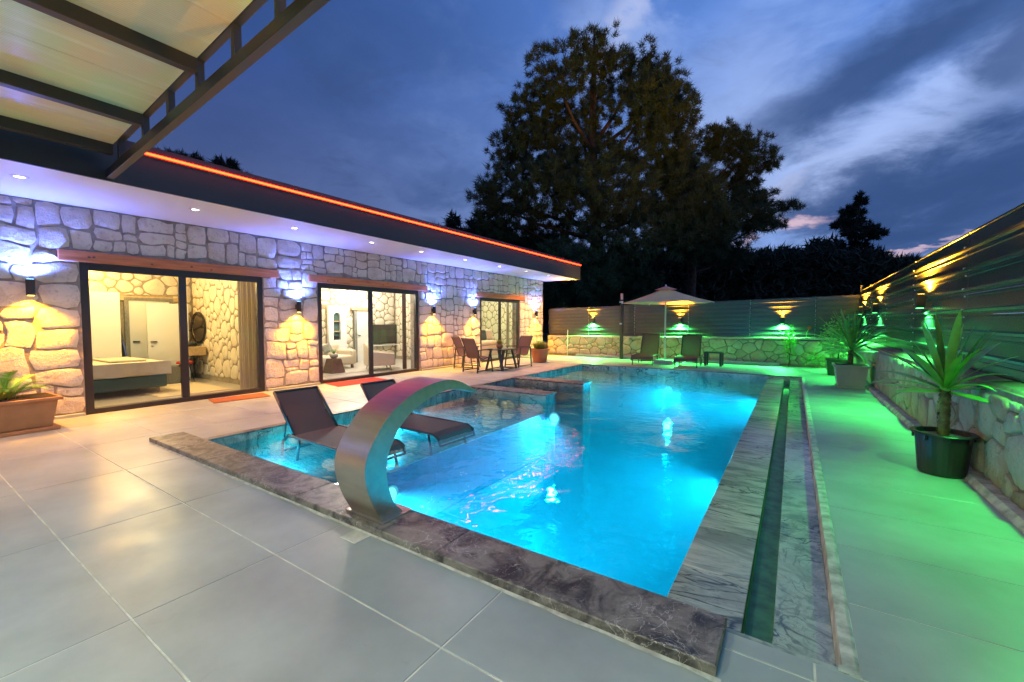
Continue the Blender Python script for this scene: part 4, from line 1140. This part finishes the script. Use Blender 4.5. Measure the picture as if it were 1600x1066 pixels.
# ================================================================== LOUNGERS
def lounger(loc, rz, label, sling, group, L=1.35, back=.70, ang=46, w=.66, h=.285, name='sun_lounger', cat='sun lounger'):
    """local +X towards the feet, hinge at the origin"""
    s = empty(name, loc, rz, label, cat, group)
    r = .018
    for sy in (-1, 1):
        y = sy*w/2
        MB().tube([(-.22, y, -.10), (-.08, y, .0), (0, y, .0), (L*.5, y, .0), (L-.12, y, -.005), (L-.03, y, -.05), (L, y, -.14)], r, 8).build('side_rail', M['dark_frame'], s, smooth=True)
        for lx, dx in ((.18, -.06), (L-.22, .06)):
            MB().tube([(lx, y, -.01), (lx+dx, y, -h)], .017, 8).build('leg', M['dark_frame'], s, smooth=True)
        MB().tube([(-.22, y, -.10), (-.26, y, -h)], .017, 8).build('leg', M['dark_frame'], s, smooth=True)
    a = R(ang); bx, bz = -math.cos(a)*back, math.sin(a)*back
    bf_ = empty('backrest', (0, 0, 0)); bf_.parent = s
    for sy in (-1, 1): MB().tube([(0, sy*(w/2-.03), .0), (bx, sy*(w/2-.03), bz)], r, 8).build('back_tube', M['dark_frame'], bf_, smooth=True)
    MB().tube([(bx, -w/2+.03, bz), (bx, w/2-.03, bz)], r, 8).build('back_tube', M['dark_frame'], bf_, smooth=True)
    nx, nzz = math.sin(a)*.006, math.cos(a)*.006
    mb = MB(); n = 6
    for i in range(n):
        t0, t1 = i/n, (i+1)/n
        s0, s1 = .02*math.sin(t0*math.pi), .02*math.sin(t1*math.pi)
        mb.add([(bx*t0-s0, -w/2+.04, bz*t0-s0*.4), (bx*t0-s0, w/2-.04, bz*t0-s0*.4), (bx*t1-s1, w/2-.04, bz*t1-s1*.4), (bx*t1-s1, -w/2+.04, bz*t1-s1*.4)], [(0,1,2,3)])
    mb.build('back_sling', sling, bf_, smooth=True, recalc=False)
    for sy in (-1, 1): MB().tube([(bx*.45, sy*(w/2-.06), bz*.45), (-.30, sy*(w/2-.06), -.08)], .010, 6).build('strut', M['dark_frame'], bf_)
    mb = MB(); pr = [(0, .0), (L*.25, -.008), (L*.5, -.008), (L-.16, -.0), (L-.06, -.03), (L-.012, -.12)]
    for i in range(len(pr)-1):
        mb.add([(pr[i][0], -w/2+.01, pr[i][1]+.008), (pr[i+1][0], -w/2+.01, pr[i+1][1]+.008), (pr[i+1][0], w/2-.01, pr[i+1][1]+.008), (pr[i][0], w/2-.01, pr[i][1]+.008)], [(0,1,2,3)])
    mb.build('seat_sling', sling, s, smooth=True, recalc=False)
    MB().tube([(L, -w/2, -.14), (L, w/2, -.14)], .014, 8).build('cross_tube', M['dark_frame'], s)
    MB().tube([(-.26, -w/2, -h+.05), (-.26, w/2, -h+.05)], .014, 8).build('cross_tube', M['dark_frame'], s)
    return s
lounger((-5.22, 3.25, -.045), R(-2), 'dark sling lounger on the shallow shelf, left of the steel cascade', M['sling_dark'], 'loungers standing in the pool')
lounger((-4.92, 4.34, -.045), R(-2), 'dark sling lounger on the shallow shelf, half hidden behind the steel cascade', M['sling_dark'], 'loungers standing in the pool', L=1.24, back=.66, ang=50)
lounger((-4.05, 14.55, .30), R(-87), 'brown sling lounger left of the parasol pole', M['mesh_fabric'], 'loungers on the far deck', L=1.1, back=.72, ang=66, w=.62, h=.30)
lounger((-2.75, 14.60, .30), R(-87), 'brown sling lounger between the parasol pole and the small black table', M['mesh_fabric'], 'loungers on the far deck', L=1.1, back=.72, ang=66, w=.62, h=.30)
bt = empty('low_table', (-2.08, 14.75, 0), 0, 'small black low table at the right of the far loungers', 'table')
MB().box(-.25, .25, -.22, .22, .40, .44).build('table_top', M['dark_frame'], bt, bevel=.005)
for q in ((-.22,-.19),(.22,-.19),(.22,.19),(-.22,.19)): MB().box(q[0]-.035, q[0]+.035, q[1]-.03, q[1]+.03, 0, .398).build('leg', M['dark_frame'], bt)

# parasol
um = empty('parasol', (-3.52, 14.5, 0), 0, 'open pale parasol on a white pole at the far end of the pool', 'parasol')
MB().tube([(0,0,.1),(0,0,2.5)], .024, 12).build('pole', M['whitepaint'], um, smooth=True)
MB().lathe([(0,2.5),(.035,2.5),(.03,2.56),(0,2.6)], 10).build('finial', M['whitepaint'], um, smooth=True)
MB().bevbox(-.3, .3, -.25, .25, 0, .13, .03).build('base', M['concrete'], um)
NS = 6; RAD = 1.46; cp = MB(); vs = [(0, 0, 2.50)]; fs = []
for k in range(NS*4):
    seg, t = divmod(k, 4); t /= 4
    a0 = 2*math.pi*seg/NS+.12; a1 = 2*math.pi*(seg+1)/NS+.12
    p = Vector((math.cos(a0), math.sin(a0), 0)).lerp(Vector((math.cos(a1), math.sin(a1), 0)), t)*RAD
    dr = .035*math.sin(t*math.pi)
    for rr in (.33, .66, 1.0):
        vs.append((p.x*rr*(1-dr*rr), p.y*rr*(1-dr*rr), 2.50-.50*rr-.04*math.sin(rr*math.pi)-(.015*math.sin(t*math.pi)*rr)))
K = NS*4
for k in range(K):
    j = (k+1) % K; fs.append((0, 1+3*k, 1+3*j))
    for r_ in range(2): fs.append((1+3*k+r_, 2+3*k+r_, 2+3*j+r_, 1+3*j+r_))
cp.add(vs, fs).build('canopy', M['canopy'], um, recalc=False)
vt = MB(); vv = [(0,0,2.545)]
for k in range(NS):
    a = 2*math.pi*k/NS+.12; vv.append((math.cos(a)*.36, math.sin(a)*.36, 2.43))
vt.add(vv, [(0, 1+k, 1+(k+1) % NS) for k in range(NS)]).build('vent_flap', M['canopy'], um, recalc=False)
for k in range(NS):
    a = 2*math.pi*k/NS+.12; c, s = math.cos(a), math.sin(a)
    MB().tube([(0,0,2.44), (c*.72, s*.72, 2.19), (c*1.44, s*1.44, 1.985)], .008, 5).build('rib', M['whitepaint'], um)
    MB().tube([(0,0,1.98), (c*.7, s*.7, 2.18)], .007, 5).build('strut', M['whitepaint'], um)

# ================================================================== PATIO SET
def patio_chair(loc, rz, label):
    """faces local +Y"""
    s = empty('patio_chair', loc, rz, label, 'chair', 'sling chairs round the patio table')
    w = .56
    for sx in (-1, 1):
        x = sx*w/2
        MB().bar((x, -.30, .0), (x, -.24, .60), .035, .03).build('leg', M['dark_frame'], s, bevel=.004)
        MB().bar((x, .30, .0), (x*1.0, .20, .60), .035, .03).build('leg', M['dark_frame'], s, bevel=.004)
        MB().bar((x, -.28, .615), (x, .27, .63), .055, .025).build('armrest', M['dark_frame'], s, bevel=.006)
        MB().bar((x, -.285, .05), (x, .29, .05), .025, .025).build('stretcher', M['dark_frame'], s)
        MB().tube([(x*.86, -.40, .93), (x*.86, -.37, .89), (x*.86, -.25, .62), (x*.86, -.16, .40), (x*.86, -.05, .36), (x*.86, .26, .41), (x*.86, .30, .39)], .014, 8).build('side_tube', M['dark_frame'], s, smooth=True)
    pr = [(-.385, .915), (-.34, .83), (-.25, .62), (-.165, .41), (-.05, .365), (.1, .385), (.26, .41)]
    mb = MB()
    n = len(pr); W = w*.86/2-.008
    mb.add([(-W, a, b) for a, b in pr]+[(W, a, b) for a, b in pr], [(i, i+1, n+i+1, n+i) for i in range(n-1)])
    mb.build('sling', M['mesh_fabric'], s, smooth=True, recalc=False)
    MB().tube([(-W, -.40, .93), (W, -.40, .93)], .013, 8).build('top_tube', M['dark_frame'], s)
    MB().tube([(-w/2, -.28, .26), (w/2, -.28, .26)], .008, 6).build('crossbar', M['dark_frame'], s)
    MB().tube([(-w/2, .27, .30), (w/2, .27, .30)], .008, 6).build('crossbar', M['dark_frame'], s)
    return s
patio_chair((-7.30, 9.38, 0), R(-8), 'dark sling chair turned away from the camera in front of the patio table')
patio_chair((-8.15, 9.95, 0), R(-75), 'brown sling chair against the stone wall, left of the patio table')
patio_chair((-7.1, 11.15, 0), R(170), 'brown sling chair on the far side of the patio table beside the terracotta pot')
ta = empty('patio_table', (-7.0, 10.1, 0), R(4), 'low dark patio table with splayed frame legs between the three chairs', 'table')
MB().box(-.30, .30, -.42, .42, .585, .61).build('table_top', M['dark_frame'], ta, bevel=.006)
for sy in (-1, 1):
    for sx in (-1, 1):
        MB().bar((sx*.13, sy*.36, .58), (sx*.27, sy*.40, .02), .075, .05).build('leg', M['dark_frame'], ta)
    MB().bar((-.27, sy*.40, .035), (.27, sy*.40, .035), .04, .03).build('foot_rail', M['dark_frame'], ta)
for sx in (-1, 1): MB().bar((sx*.24, -.39, .04), (sx*.24, .39, .04), .03, .03).build('foot_rail', M['dark_frame'], ta)
def tuft(name, parent, m, n, r, l, z=0, spread=1.0, wd=.012, seed=1):
    rg = random.Random(seed); mb = MB()
    for i in range(n):
        a = rg.uniform(0, 6.283); t = rg.uniform(.1, 1)*spread; L_ = l*rg.uniform(.6, 1.1)
        p = Vector((math.cos(a)*rg.uniform(0, r), math.sin(a)*rg.uniform(0, r), z))
        d = Vector((math.cos(a)*t, math.sin(a)*t, 1)).normalized(); s = d.cross(Vector((0,0,1))).normalized()*wd
        q = p+d*L_*.55; e = p+d*L_+Vector((math.cos(a), math.sin(a), -.9))*L_*.22*t
        mb.add([p-s*.4, p+s*.4, q+s, q-s, e], [(0,1,2,3), (3,2,4)])
    o = mb.build(name, m, parent, recalc=False); o['kind'] = 'stuff'; return o
tpot = empty('table_flower_pot', (-7.0, 10.0, .61), 0, 'small round pot with a sprig of leaves on the patio table', 'flower pot')
MB().lathe([(0,0),(.05,0),(.09,.05),(.095,.10),(.075,.14),(.065,.14),(.06,.12),(0,.12)], 18).build('pot', M['terracotta'], tpot, smooth=True)
tuft('leaves', tpot, M['yellowleaf'], 60, .05, .2, .12, 1.3, .014, 5)
gp = empty('potted_shrub', (-7.25, 12.75, 0), 0, 'terracotta pot of yellow green leaves at the far corner of the house', 'potted plant')
MB().lathe([(0,.001),(.23,.001),(.25,.03),(.24,.04),(.31,.40),(.35,.41),(.35,.46),(.31,.46),(.29,.40),(0,.40)], 28).build('pot', M['terracotta'], gp, smooth=False)
MB().lathe([(0,.405),(.29,.405)], 24).build('soil', M['soil'], gp)
tuft('leaves', gp, M['yellowleaf'], 320, .16, .34, .42, 1.1, .018, 6)

# planter left
pb = empty('planter_box', (-8.18, .84, 0), R(3), 'long ochre plastic planter with a spiky palm against the wall left of the bedroom door', 'planter')
def tapered(x0, x1, y0, y1, z0, z1, t):
    return [[(x0+t,y0+t,z0),(x1-t,y0+t,z0),(x1-t,y1-t,z0),(x0+t,y1-t,z0)],[(x0,y0,z1),(x1,y0,z1),(x1,y1,z1),(x0,y1,z1)]]
MB().loft(tapered(-.27, .27, -.52, .52, .05, .40, .05)).build('box', M['terracotta_box'], pb, bevel=.01)
MB().box(-.31, .31, -.56, .56, .385, .43).build('rim', M['terracotta_box'], pb, bevel=.012)
MB().box(-.27, .27, -.53, .53, .0, .05).build('saucer', M['terracotta_box'], pb, bevel=.012)
MB().box(-.27, .27, -.52, .52, .425, .434).build('soil', M['soil'], pb)
def frond(parent, base, az_, el_, L_, n, lw, seed):
    rg = random.Random(seed); mb = MB(); p = Vector(base); pts = []
    for i in range(13):
        t = i/12; e = el_-t*t*1.3
        pts.append(p.copy()); p = p+Vector((math.cos(az_)*math.cos(e), math.sin(az_)*math.cos(e), math.sin(e)))*L_/12
    mb.tube([pts[i] for i in (0, 4, 8, 12)], [.006, .005, .003, .001], 5)
    for i in range(1, 12):
        d = (pts[i+1]-pts[i-1]).normalized(); s = d.cross(Vector((0,0,1))).normalized(); u = s.cross(d)
        for sg_ in (-1, 1):
            for sub in (0, .5):
                q = pts[i].lerp(pts[i+1], sub); l = lw*math.sin(math.pi*(.12+.85*i/12))*rg.uniform(.85, 1.1)
                e = q+(s*sg_*.8+d*.7+u*.25).normalized()*l; w = d*.008
                mb.add([q-w, q+w, e], [(0,1,2)])
    o = mb.build('frond', M['leaf'], parent, recalc=False); return o
for i in range(16): frond(pb, (random.uniform(-.05,.05), .12+random.uniform(-.06,.06), .43), i*2.4, random.uniform(.5, 1.35), random.uniform(.34, .52), 12, .13, i)
tuft('undergrowth', pb, M['yellowleaf'], 160, .22, .16, .43, 1.4, .012, 9)

# ---- yuccas
def leaf_mesh(L_, w, droop, seed, fold=.25):
    rg = random.Random(seed); n = 9; mb = MB(); p = Vector((0,0,0)); e = 0; vs = []
    for i in range(n+1):
        t = i/n; wd = w*(.42+1.9*t)*(1-t)**.75*1.05 if t > 0 else w*.42
        wd = max(wd, .001)
        vs += [(p.x, -wd, p.z+wd*fold), (p.x, 0, p.z), (p.x, wd, p.z+wd*fold)]
        e = -droop*t*t*1.6
        p = p+Vector((math.cos(e), 0, math.sin(e)))*L_/n
    fs = []
    for i in range(n): fs += [(3*i, 3*i+1, 3*i+4, 3*i+3), (3*i+1, 3*i+2, 3*i+5, 3*i+4)]
    mb.add(vs, fs); return mb.mesh('leaf', M['leaf'], True, recalc=False)
def yucca_head(parent, top, leaves, L_, w, seed, meshes=None):
    rg = random.Random(seed)
    ms = [leaf_mesh(L_*s, w*(.85+.3*(k % 2)), d, k) for k, (s, d) in enumerate(((1, .05), (.9, .25), (1, .5), (.75, .1), (1.05, .9)))]
    for i in range(leaves):
        t = i/leaves; a = i*2.399+rg.uniform(-.2,.2); el_ = R(82-95*t+rg.uniform(-8, 8))
        me = ms[min(4, int(t*4.2))] if rg.random() > .2 else ms[rg.randrange(5)]
        o = bpy.data.objects.new('leaf', me); link(o, parent)
        o.location = (top[0]+.02*math.cos(a), top[1]+.02*math.sin(a), top[2]-.10*t)
        o.rotation_euler = (Matrix.Rotation(a, 4, 'Z') @ Matrix.Rotation(-el_, 4, 'Y') @ Matrix.Rotation(rg.uniform(-.3,.3), 4, 'X')).to_euler()
        k = rg.uniform(.8, 1.08); o.scale = (k, k, k)
def dry_leaves(parent, top, n, L_, w, seed):
    rg = random.Random(seed); me = leaf_mesh(L_, w, 1.0, 2, .5).copy(); me.materials.clear(); me.materials.append(M['leaf_dry'])
    for i in range(n):
        o = bpy.data.objects.new('dead_leaf', me); link(o, parent); a = rg.uniform(0, 6.28)
        o.location = (top[0]+.02*math.cos(a), top[1]+.02*math.sin(a), top[2]-.13-.02*i)
        o.rotation_euler = (Matrix.Rotation(a, 4, 'Z') @ Matrix.Rotation(R(rg.uniform(30, 62)), 4, 'Y')).to_euler(); k = rg.uniform(.5, .9); o.scale = (k, k, k)
def yucca_trunk(parent, z0, z1, r, m='yucca_stem'):
    t = MB().tube([(0,0,z0), (.005,0,z0+(z1-z0)*.5), (0,0,z1)], [r*1.05, r*.95, r], 12).build('trunk', M[m], parent, smooth=True)
    sc = MB(); n = int((z1-z0)/.035)
    for i in range(n):
        z = z0+.02+i*.035
        for k in range(4):
            a = i*1.1+k*1.57
            c, s = math.cos(a), math.sin(a); rr = r
            sc.add([(c*rr-s*.022, s*rr+c*.022, z), (c*rr+s*.022, s*rr-c*.022, z), (c*(rr+.014), s*(rr+.014), z+.03)], [(0,1,2)])
            sc.add([(c*rr-s*.022, s*rr+c*.022, z), (c*rr+s*.022, s*rr-c*.022, z), (c*rr, s*rr, z+.035)], [(0,1,2)])
    o = sc.build('leaf_scars', M['yucca_stem'], t, recalc=False)
y1 = empty('potted_yucca', (1.17, 5.42, 0), 0, 'large yucca in a round black plastic pot, nearest the camera', 'potted yucca', 'yuccas along the side wall')
MB().lathe([(0,.006),(.155,.006),(.165,.02),(.195,.365),(.225,.37),(.232,.378),(.225,.388),(.19,.388),(.185,.34),(0,.34)], 32).build('pot', M['black_plastic'], y1, smooth=False)
MB().lathe([(0,.345),(.186,.345)], 24).build('soil', M['palegravel'], y1)
cl = MB()
for k in range(8):
    a = k*.785; c, s = math.cos(a), math.sin(a); cl.box(c*.205-.008, c*.205+.008, s*.205-.008, s*.205+.008, .32, .368)
cl.build('rim_clips', M['black_plastic'], y1)
yucca_trunk(y1, .34, .78, .038)
yucca_head(y1, (0, 0, .84), 36, .66, .042, 4)
dry_leaves(y1, (0, 0, .84), 4, .34, .018, 3)
y2 = empty('potted_yucca', (1.02, 11.45, 0), 0, 'yucca in a square beige plastic pot, midway along the side wall', 'potted yucca', 'yuccas along the side wall')
MB().loft(tapered(-.27, .27, -.27, .27, .04, .46, .05)).build('pot', M['beige_pot'], y2, bevel=.012)
MB().box(-.30, .30, -.30, .30, .44, .49).build('rim', M['beige_pot'], y2, bevel=.012)
MB().box(-.24, .24, -.24, .24, .0, .04).build('foot', M['beige_pot'], y2, bevel=.01)
MB().box(-.26, .26, -.26, .26, .488, .494).build('soil', M['soil'], y2)
yucca_trunk(y2, .49, .80, .045)
yucca_head(y2, (0, 0, .86), 60, .86, .034, 8)
y3 = empty('potted_shrub', (.98, 13.9, 0), 0, 'leafy shrub in a low black trough behind the beige yucca pot', 'potted plant')
MB().loft(tapered(-.25, .25, -.25, .25, .0, .40, .04)).build('pot', M['black_plastic'], y3, bevel=.01)
MB().box(-.27, .27, -.27, .27, .39, .43).build('rim', M['black_plastic'], y3, bevel=.01)
def leafy(parent, m, n, c, rad, l, w, seed, name='leaves'):
    rg = random.Random(seed); mb = MB()
    for i in range(n):
        d = Vector((rg.gauss(0,1), rg.gauss(0,1), rg.gauss(0,1))).normalized()*rg.random()**.4
        p = Vector((c[0]+d.x*rad[0], c[1]+d.y*rad[1], c[2]+d.z*rad[2]))
        a = Vector((rg.gauss(0,1), rg.gauss(0,1), rg.gauss(0,.7))).normalized(); s = a.cross(Vector((rg.random(), rg.random(), rg.random()))).normalized()*w
        mb.add([p, p+a*l*.5+s, p+a*l, p+a*l*.5-s], [(0,1,2,3)])
    o = mb.build(name, m, parent, recalc=False); o['kind'] = 'stuff'; return o
leafy(y3, M['leaf'], 900, (0, 0, .95), (.42, .42, .55), .11, .016, 3)
MB().tube([(0,0,.4), (.03,.02,.8), (-.02,0,1.2)], [.02,.014,.006], 6).build('stem', M['bark'], y3)
cb_ = empty('climbing_plant', (-.1, 15.62, 0), 0, 'thin climbing plant with small leaves on the far wall at the right', 'climbing plant')
MB().tube([(0,0,0), (.03,.05,.5), (-.03,.08,.9), (.02,.1,1.25)], [.014,.01,.008,.003], 6).build('stem', M['bark'], cb_)
leafy(cb_, M['leaf'], 380, (0, .03, .72), (.17, .07, .58), .07, .016, 12)
st2 = empty('red_flower_plant', (.32, 15.9, .86), 0, 'small plant with one red bloom on top of the far wall', 'plant')
MB().tube([(0,0,0), (.02,0,.2), (.08,0,.32)], .006, 5).build('stem', M['leaf'], st2)
MB().lathe([(0,.28),(.05,.31),(.06,.35),(.02,.38),(0,.37)], 8, (.08, 0)).build('bloom', M['mat_red'], st2)
leafy(cb_, M['leaf'], 260, (.75, .02, .28), (.55, .08, .28), .09, .014, 14, 'low_leaves')

# mats and odd tile
def flat_mat(name, pts, m, label):
    return tag(MB().loft([[(x, y, .0015) for x, y in pts], [(x, y, .014) for x, y in pts]]).build(name, m, bevel=.003), label, 'door mat')
flat_mat('door_mat', [(-8.68, 3.35), (-8.2, 3.25), (-8.12, 4.15), (-8.6, 4.25)], M['mat_orange'], 'brown orange door mat at the foot of the bedroom door')
flat_mat('door_mat', [(-8.70, 5.65), (-8.08, 5.55), (-8.02, 6.85), (-8.66, 6.95)], M['mat_red'], 'bright red door mat at the foot of the living room door')
tag(MB().bevbox(-2.42, -2.27, 1.655, 1.775, .0005, .004, .001).build('tile_patch', M['grout']), 'small pale square patch on the deck beside the steel cascade', 'tile patch')

# ================================================================== TREES
FW = Vector((-math.sin(YAW), math.cos(YAW), 0)); RT = Vector((math.cos(YAW), math.sin(YAW), 0))
def spot(u, v, d):
    """world point at forward distance d seen in that direction from the yard"""
    return Vector((0, 0, 1.4)) + FW*d + RT*((u-800)/669*d) + Vector((0, 0, (502-v)/669*d))
def pine(name, base_uv, depth, blobs, label, group, tufts, needles, nl, nw, seed, m='needles', core=.55, limbs=True, cat='pine tree', trunk_r=.35, dv=0):
    """blobs: (u, v, ru, rv) boughs around the trunk, each with its own place in depth"""
    rg = random.Random(seed); k = depth/669
    base = spot(base_uv[0], 502, depth); base.z = 0
    t = empty(name, base, 0, label, cat, group)
    top = spot(base_uv[0], base_uv[1], depth)-base
    tr = MB(); tr.tube([(0,0,0), (top.x*.3+.2,top.y*.3,top.z*.35), (top.x*.7-.1,top.y*.7,top.z*.7), tuple(top)], [trunk_r, trunk_r*.8, trunk_r*.5, trunk_r*.1], 8)
    mb = MB()
    tot = sum(b[2]*b[3] for b in blobs)
    for (u, v, ru, rv) in blobs:
        v += dv; off = rg.uniform(-1, 1)*min(ru, 90)*k*.9
        c = spot(u, v, depth)+FW*off-base
        rx, rz_ = ru*k, rv*k; ry = (rx+rz_)/2
        if limbs: 
            zz_ = max(min(c.z*.75, top.z*.9), 1); s0 = Vector((0, 0, zz_))
            tr.tube([s0, s0.lerp(c, .55)+Vector((0,0,-.3)), c], [trunk_r*.35, trunk_r*.2, .04], 5)
        n = max(6, int(tufts*ru*rv/tot))
        for i in range(n):
            d = Vector((rg.gauss(0,1), rg.gauss(0,1), rg.gauss(0,1))).normalized()*(rg.random()**.42)
            rr = 1+.28*mnoise.noise(Vector((d.x*2+u*.1, d.y*2+v*.1, d.z*2)))
            p = c+(RT*d.x*rx+FW*d.y*ry+Vector((0,0,1))*d.z*rz_)*rr
            out = (p-c); out = out.normalized() if out.length > 0 else Vector((0,0,1)); out = (out+Vector((0,0,.8))).normalized()
            for q in range(needles):
                a = (out*.55+Vector((rg.gauss(0,1), rg.gauss(0,1), rg.gauss(0,1))).normalized()).normalized()
                s = a.cross(Vector((rg.uniform(-1,1), rg.uniform(-1,1), rg.uniform(-1,1)))).normalized()*nw
                p2 = p+Vector((rg.uniform(-1,1), rg.uniform(-1,1), rg.uniform(-1,1)))*nl*.35
                mb.add([p2-s, p2+s, p2+a*nl*rg.uniform(.6, 1.1)], [(0,1,2)])
    tr.build('trunk', M['bark'], t, smooth=True)
    o = mb.build('crown', M[m], t, recalc=False)
    return t
big = [(925,90,55,42),(860,130,45,40),(985,110,50,48),(1030,125,45,55),(830,165,50,45),(900,160,70,50),(1000,170,60,50),(1050,170,32,45),
       (800,215,42,40),(850,225,60,50),(930,230,70,50),(1010,225,55,45),(790,280,50,40),(760,300,28,24),(850,290,70,50),(930,300,80,50),
       (1000,290,60,48),(800,330,55,35),(870,350,70,45),(950,370,80,50),(1020,350,60,45),(880,420,80,50),(960,430,90,50),(1065,290,45,42),(1085,345,60,45),(1050,240,36,40)]
pine('pine_tree', (925, 60), 24, big, 'tallest broad pine rising above the middle of the far fence', 'pines beyond the fence', 4400, 66, .36, .0155, 41, dv=20, trunk_r=.42)
mid = [(1100,235,40,28),(1140,240,38,30),(1170,265,30,28),(1060,265,45,35),(1110,285,50,30),(1150,310,38,18),(1195,300,28,16),(1225,318,20,9),(1200,245,14,20),
       (1185,345,40,14),(1080,320,60,40),(1130,345,60,30),(1060,370,60,40),(1150,385,50,22)]
pine('pine_tree', (1075, 240), 27, mid, 'lower spreading pine to the right of the tallest one', 'pines beyond the fence', 2000, 62, .36, .016, 43, dv=8, trunk_r=.3)
small = [(1335,316,8,9),(1333,332,17,9),(1331,350,25,10),(1337,368,33,10),(1332,386,40,12),(1335,403,50,14)]
pine('pine_tree', (1333, 310), 40, small, 'small lone pine on the skyline at the right', 'pines beyond the fence', 520, 44, .45, .045, 44, trunk_r=.25, m='needles_dark')
pine('roadside_tree', (310, 262), 30, [(300,262,36,12),(345,262,26,10),(270,258,20,8),(330,280,60,16)], 'dark treetop showing over the roof at the left', 'treetops over the roof', 260, 36, .5, .045, 45, m='needles_dark', limbs=False, cat='tree', trunk_r=.2)
pine('cypress_tree', (708, 350), 30, [(708,352,9,12),(690,366,26,10),(725,372,30,12)], 'pointed dark treetop over the roof near its far end', 'treetops over the roof', 140, 36, .5, .045, 46, m='needles_dark', limbs=False, cat='tree', trunk_r=.2)
pine('round_tree', (765, 352), 30, [(765,362,40,16),(790,375,40,20),(740,380,30,14),(830,400,60,30)], 'rounded dark treetop left of the tallest pine', 'treetops over the roof', 420, 36, .5, .045, 47, m='needles_dark', limbs=False, cat='tree', trunk_r=.2)
# far wood: one mass of foliage with a broken top
wd = MB(); rg = random.Random(52)
for i in range(5200):
    u = rg.uniform(780, 1440); edge = 400+14*mnoise.noise((u*.02, 1, 0))+10*mnoise.noise((u*.07, 5, 0))+6*mnoise.noise((u*.2, 8, 0))+(max(0, u-1360)*.28)-(22 if 1260 < u < 1300 else 0)*rg.random()
    v = rg.uniform(edge, 500) if rg.random() < .7 else edge+abs(rg.gauss(0, 10))
    p = spot(u, v, rg.uniform(36, 46))
    for q in range(13):
        a = Vector((rg.gauss(0,1), rg.gauss(0,1), rg.gauss(.4,1))).normalized(); s = a.cross(Vector((rg.uniform(-1,1), rg.uniform(-1,1), rg.uniform(-1,1)))).normalized()*.09
        p2 = p+Vector((rg.uniform(-1,1), rg.uniform(-1,1), rg.uniform(-1,1)))*.4
        wd.add([p2-s, p2+s, p2+a*.8], [(0,1,2)])
tag(wd.build('distant_wood', M['needles_dark'], recalc=False), 'dark wood filling the skyline beyond the far fence', kind='stuff')
# wooded rise behind the trees
hl = MB(); n = 60; vs = []
for i in range(n+1):
    u = 500+1050*i/n; top = 418+10*mnoise.noise((u*.01, 3, 0))+(max(0, u-1380)*.35)+(max(0, 860-u)*.05)
    p = spot(u, top, 52); q = spot(u, 502, 52)
    vs += [(q.x, q.y, -.1), (p.x, p.y, p.z), (p.x+FW.x*40, p.y+FW.y*40, p.z+1), ]
fs = []
for i in range(n): fs += [(3*i, 3*i+3, 3*i+4, 3*i+1), (3*i+1, 3*i+4, 3*i+5, 3*i+2)]
hl.add(vs, fs)
tag(hl.build('hill', M['needles_dark'], smooth=True, recalc=False), 'dark wooded rise behind the trees', kind='structure')
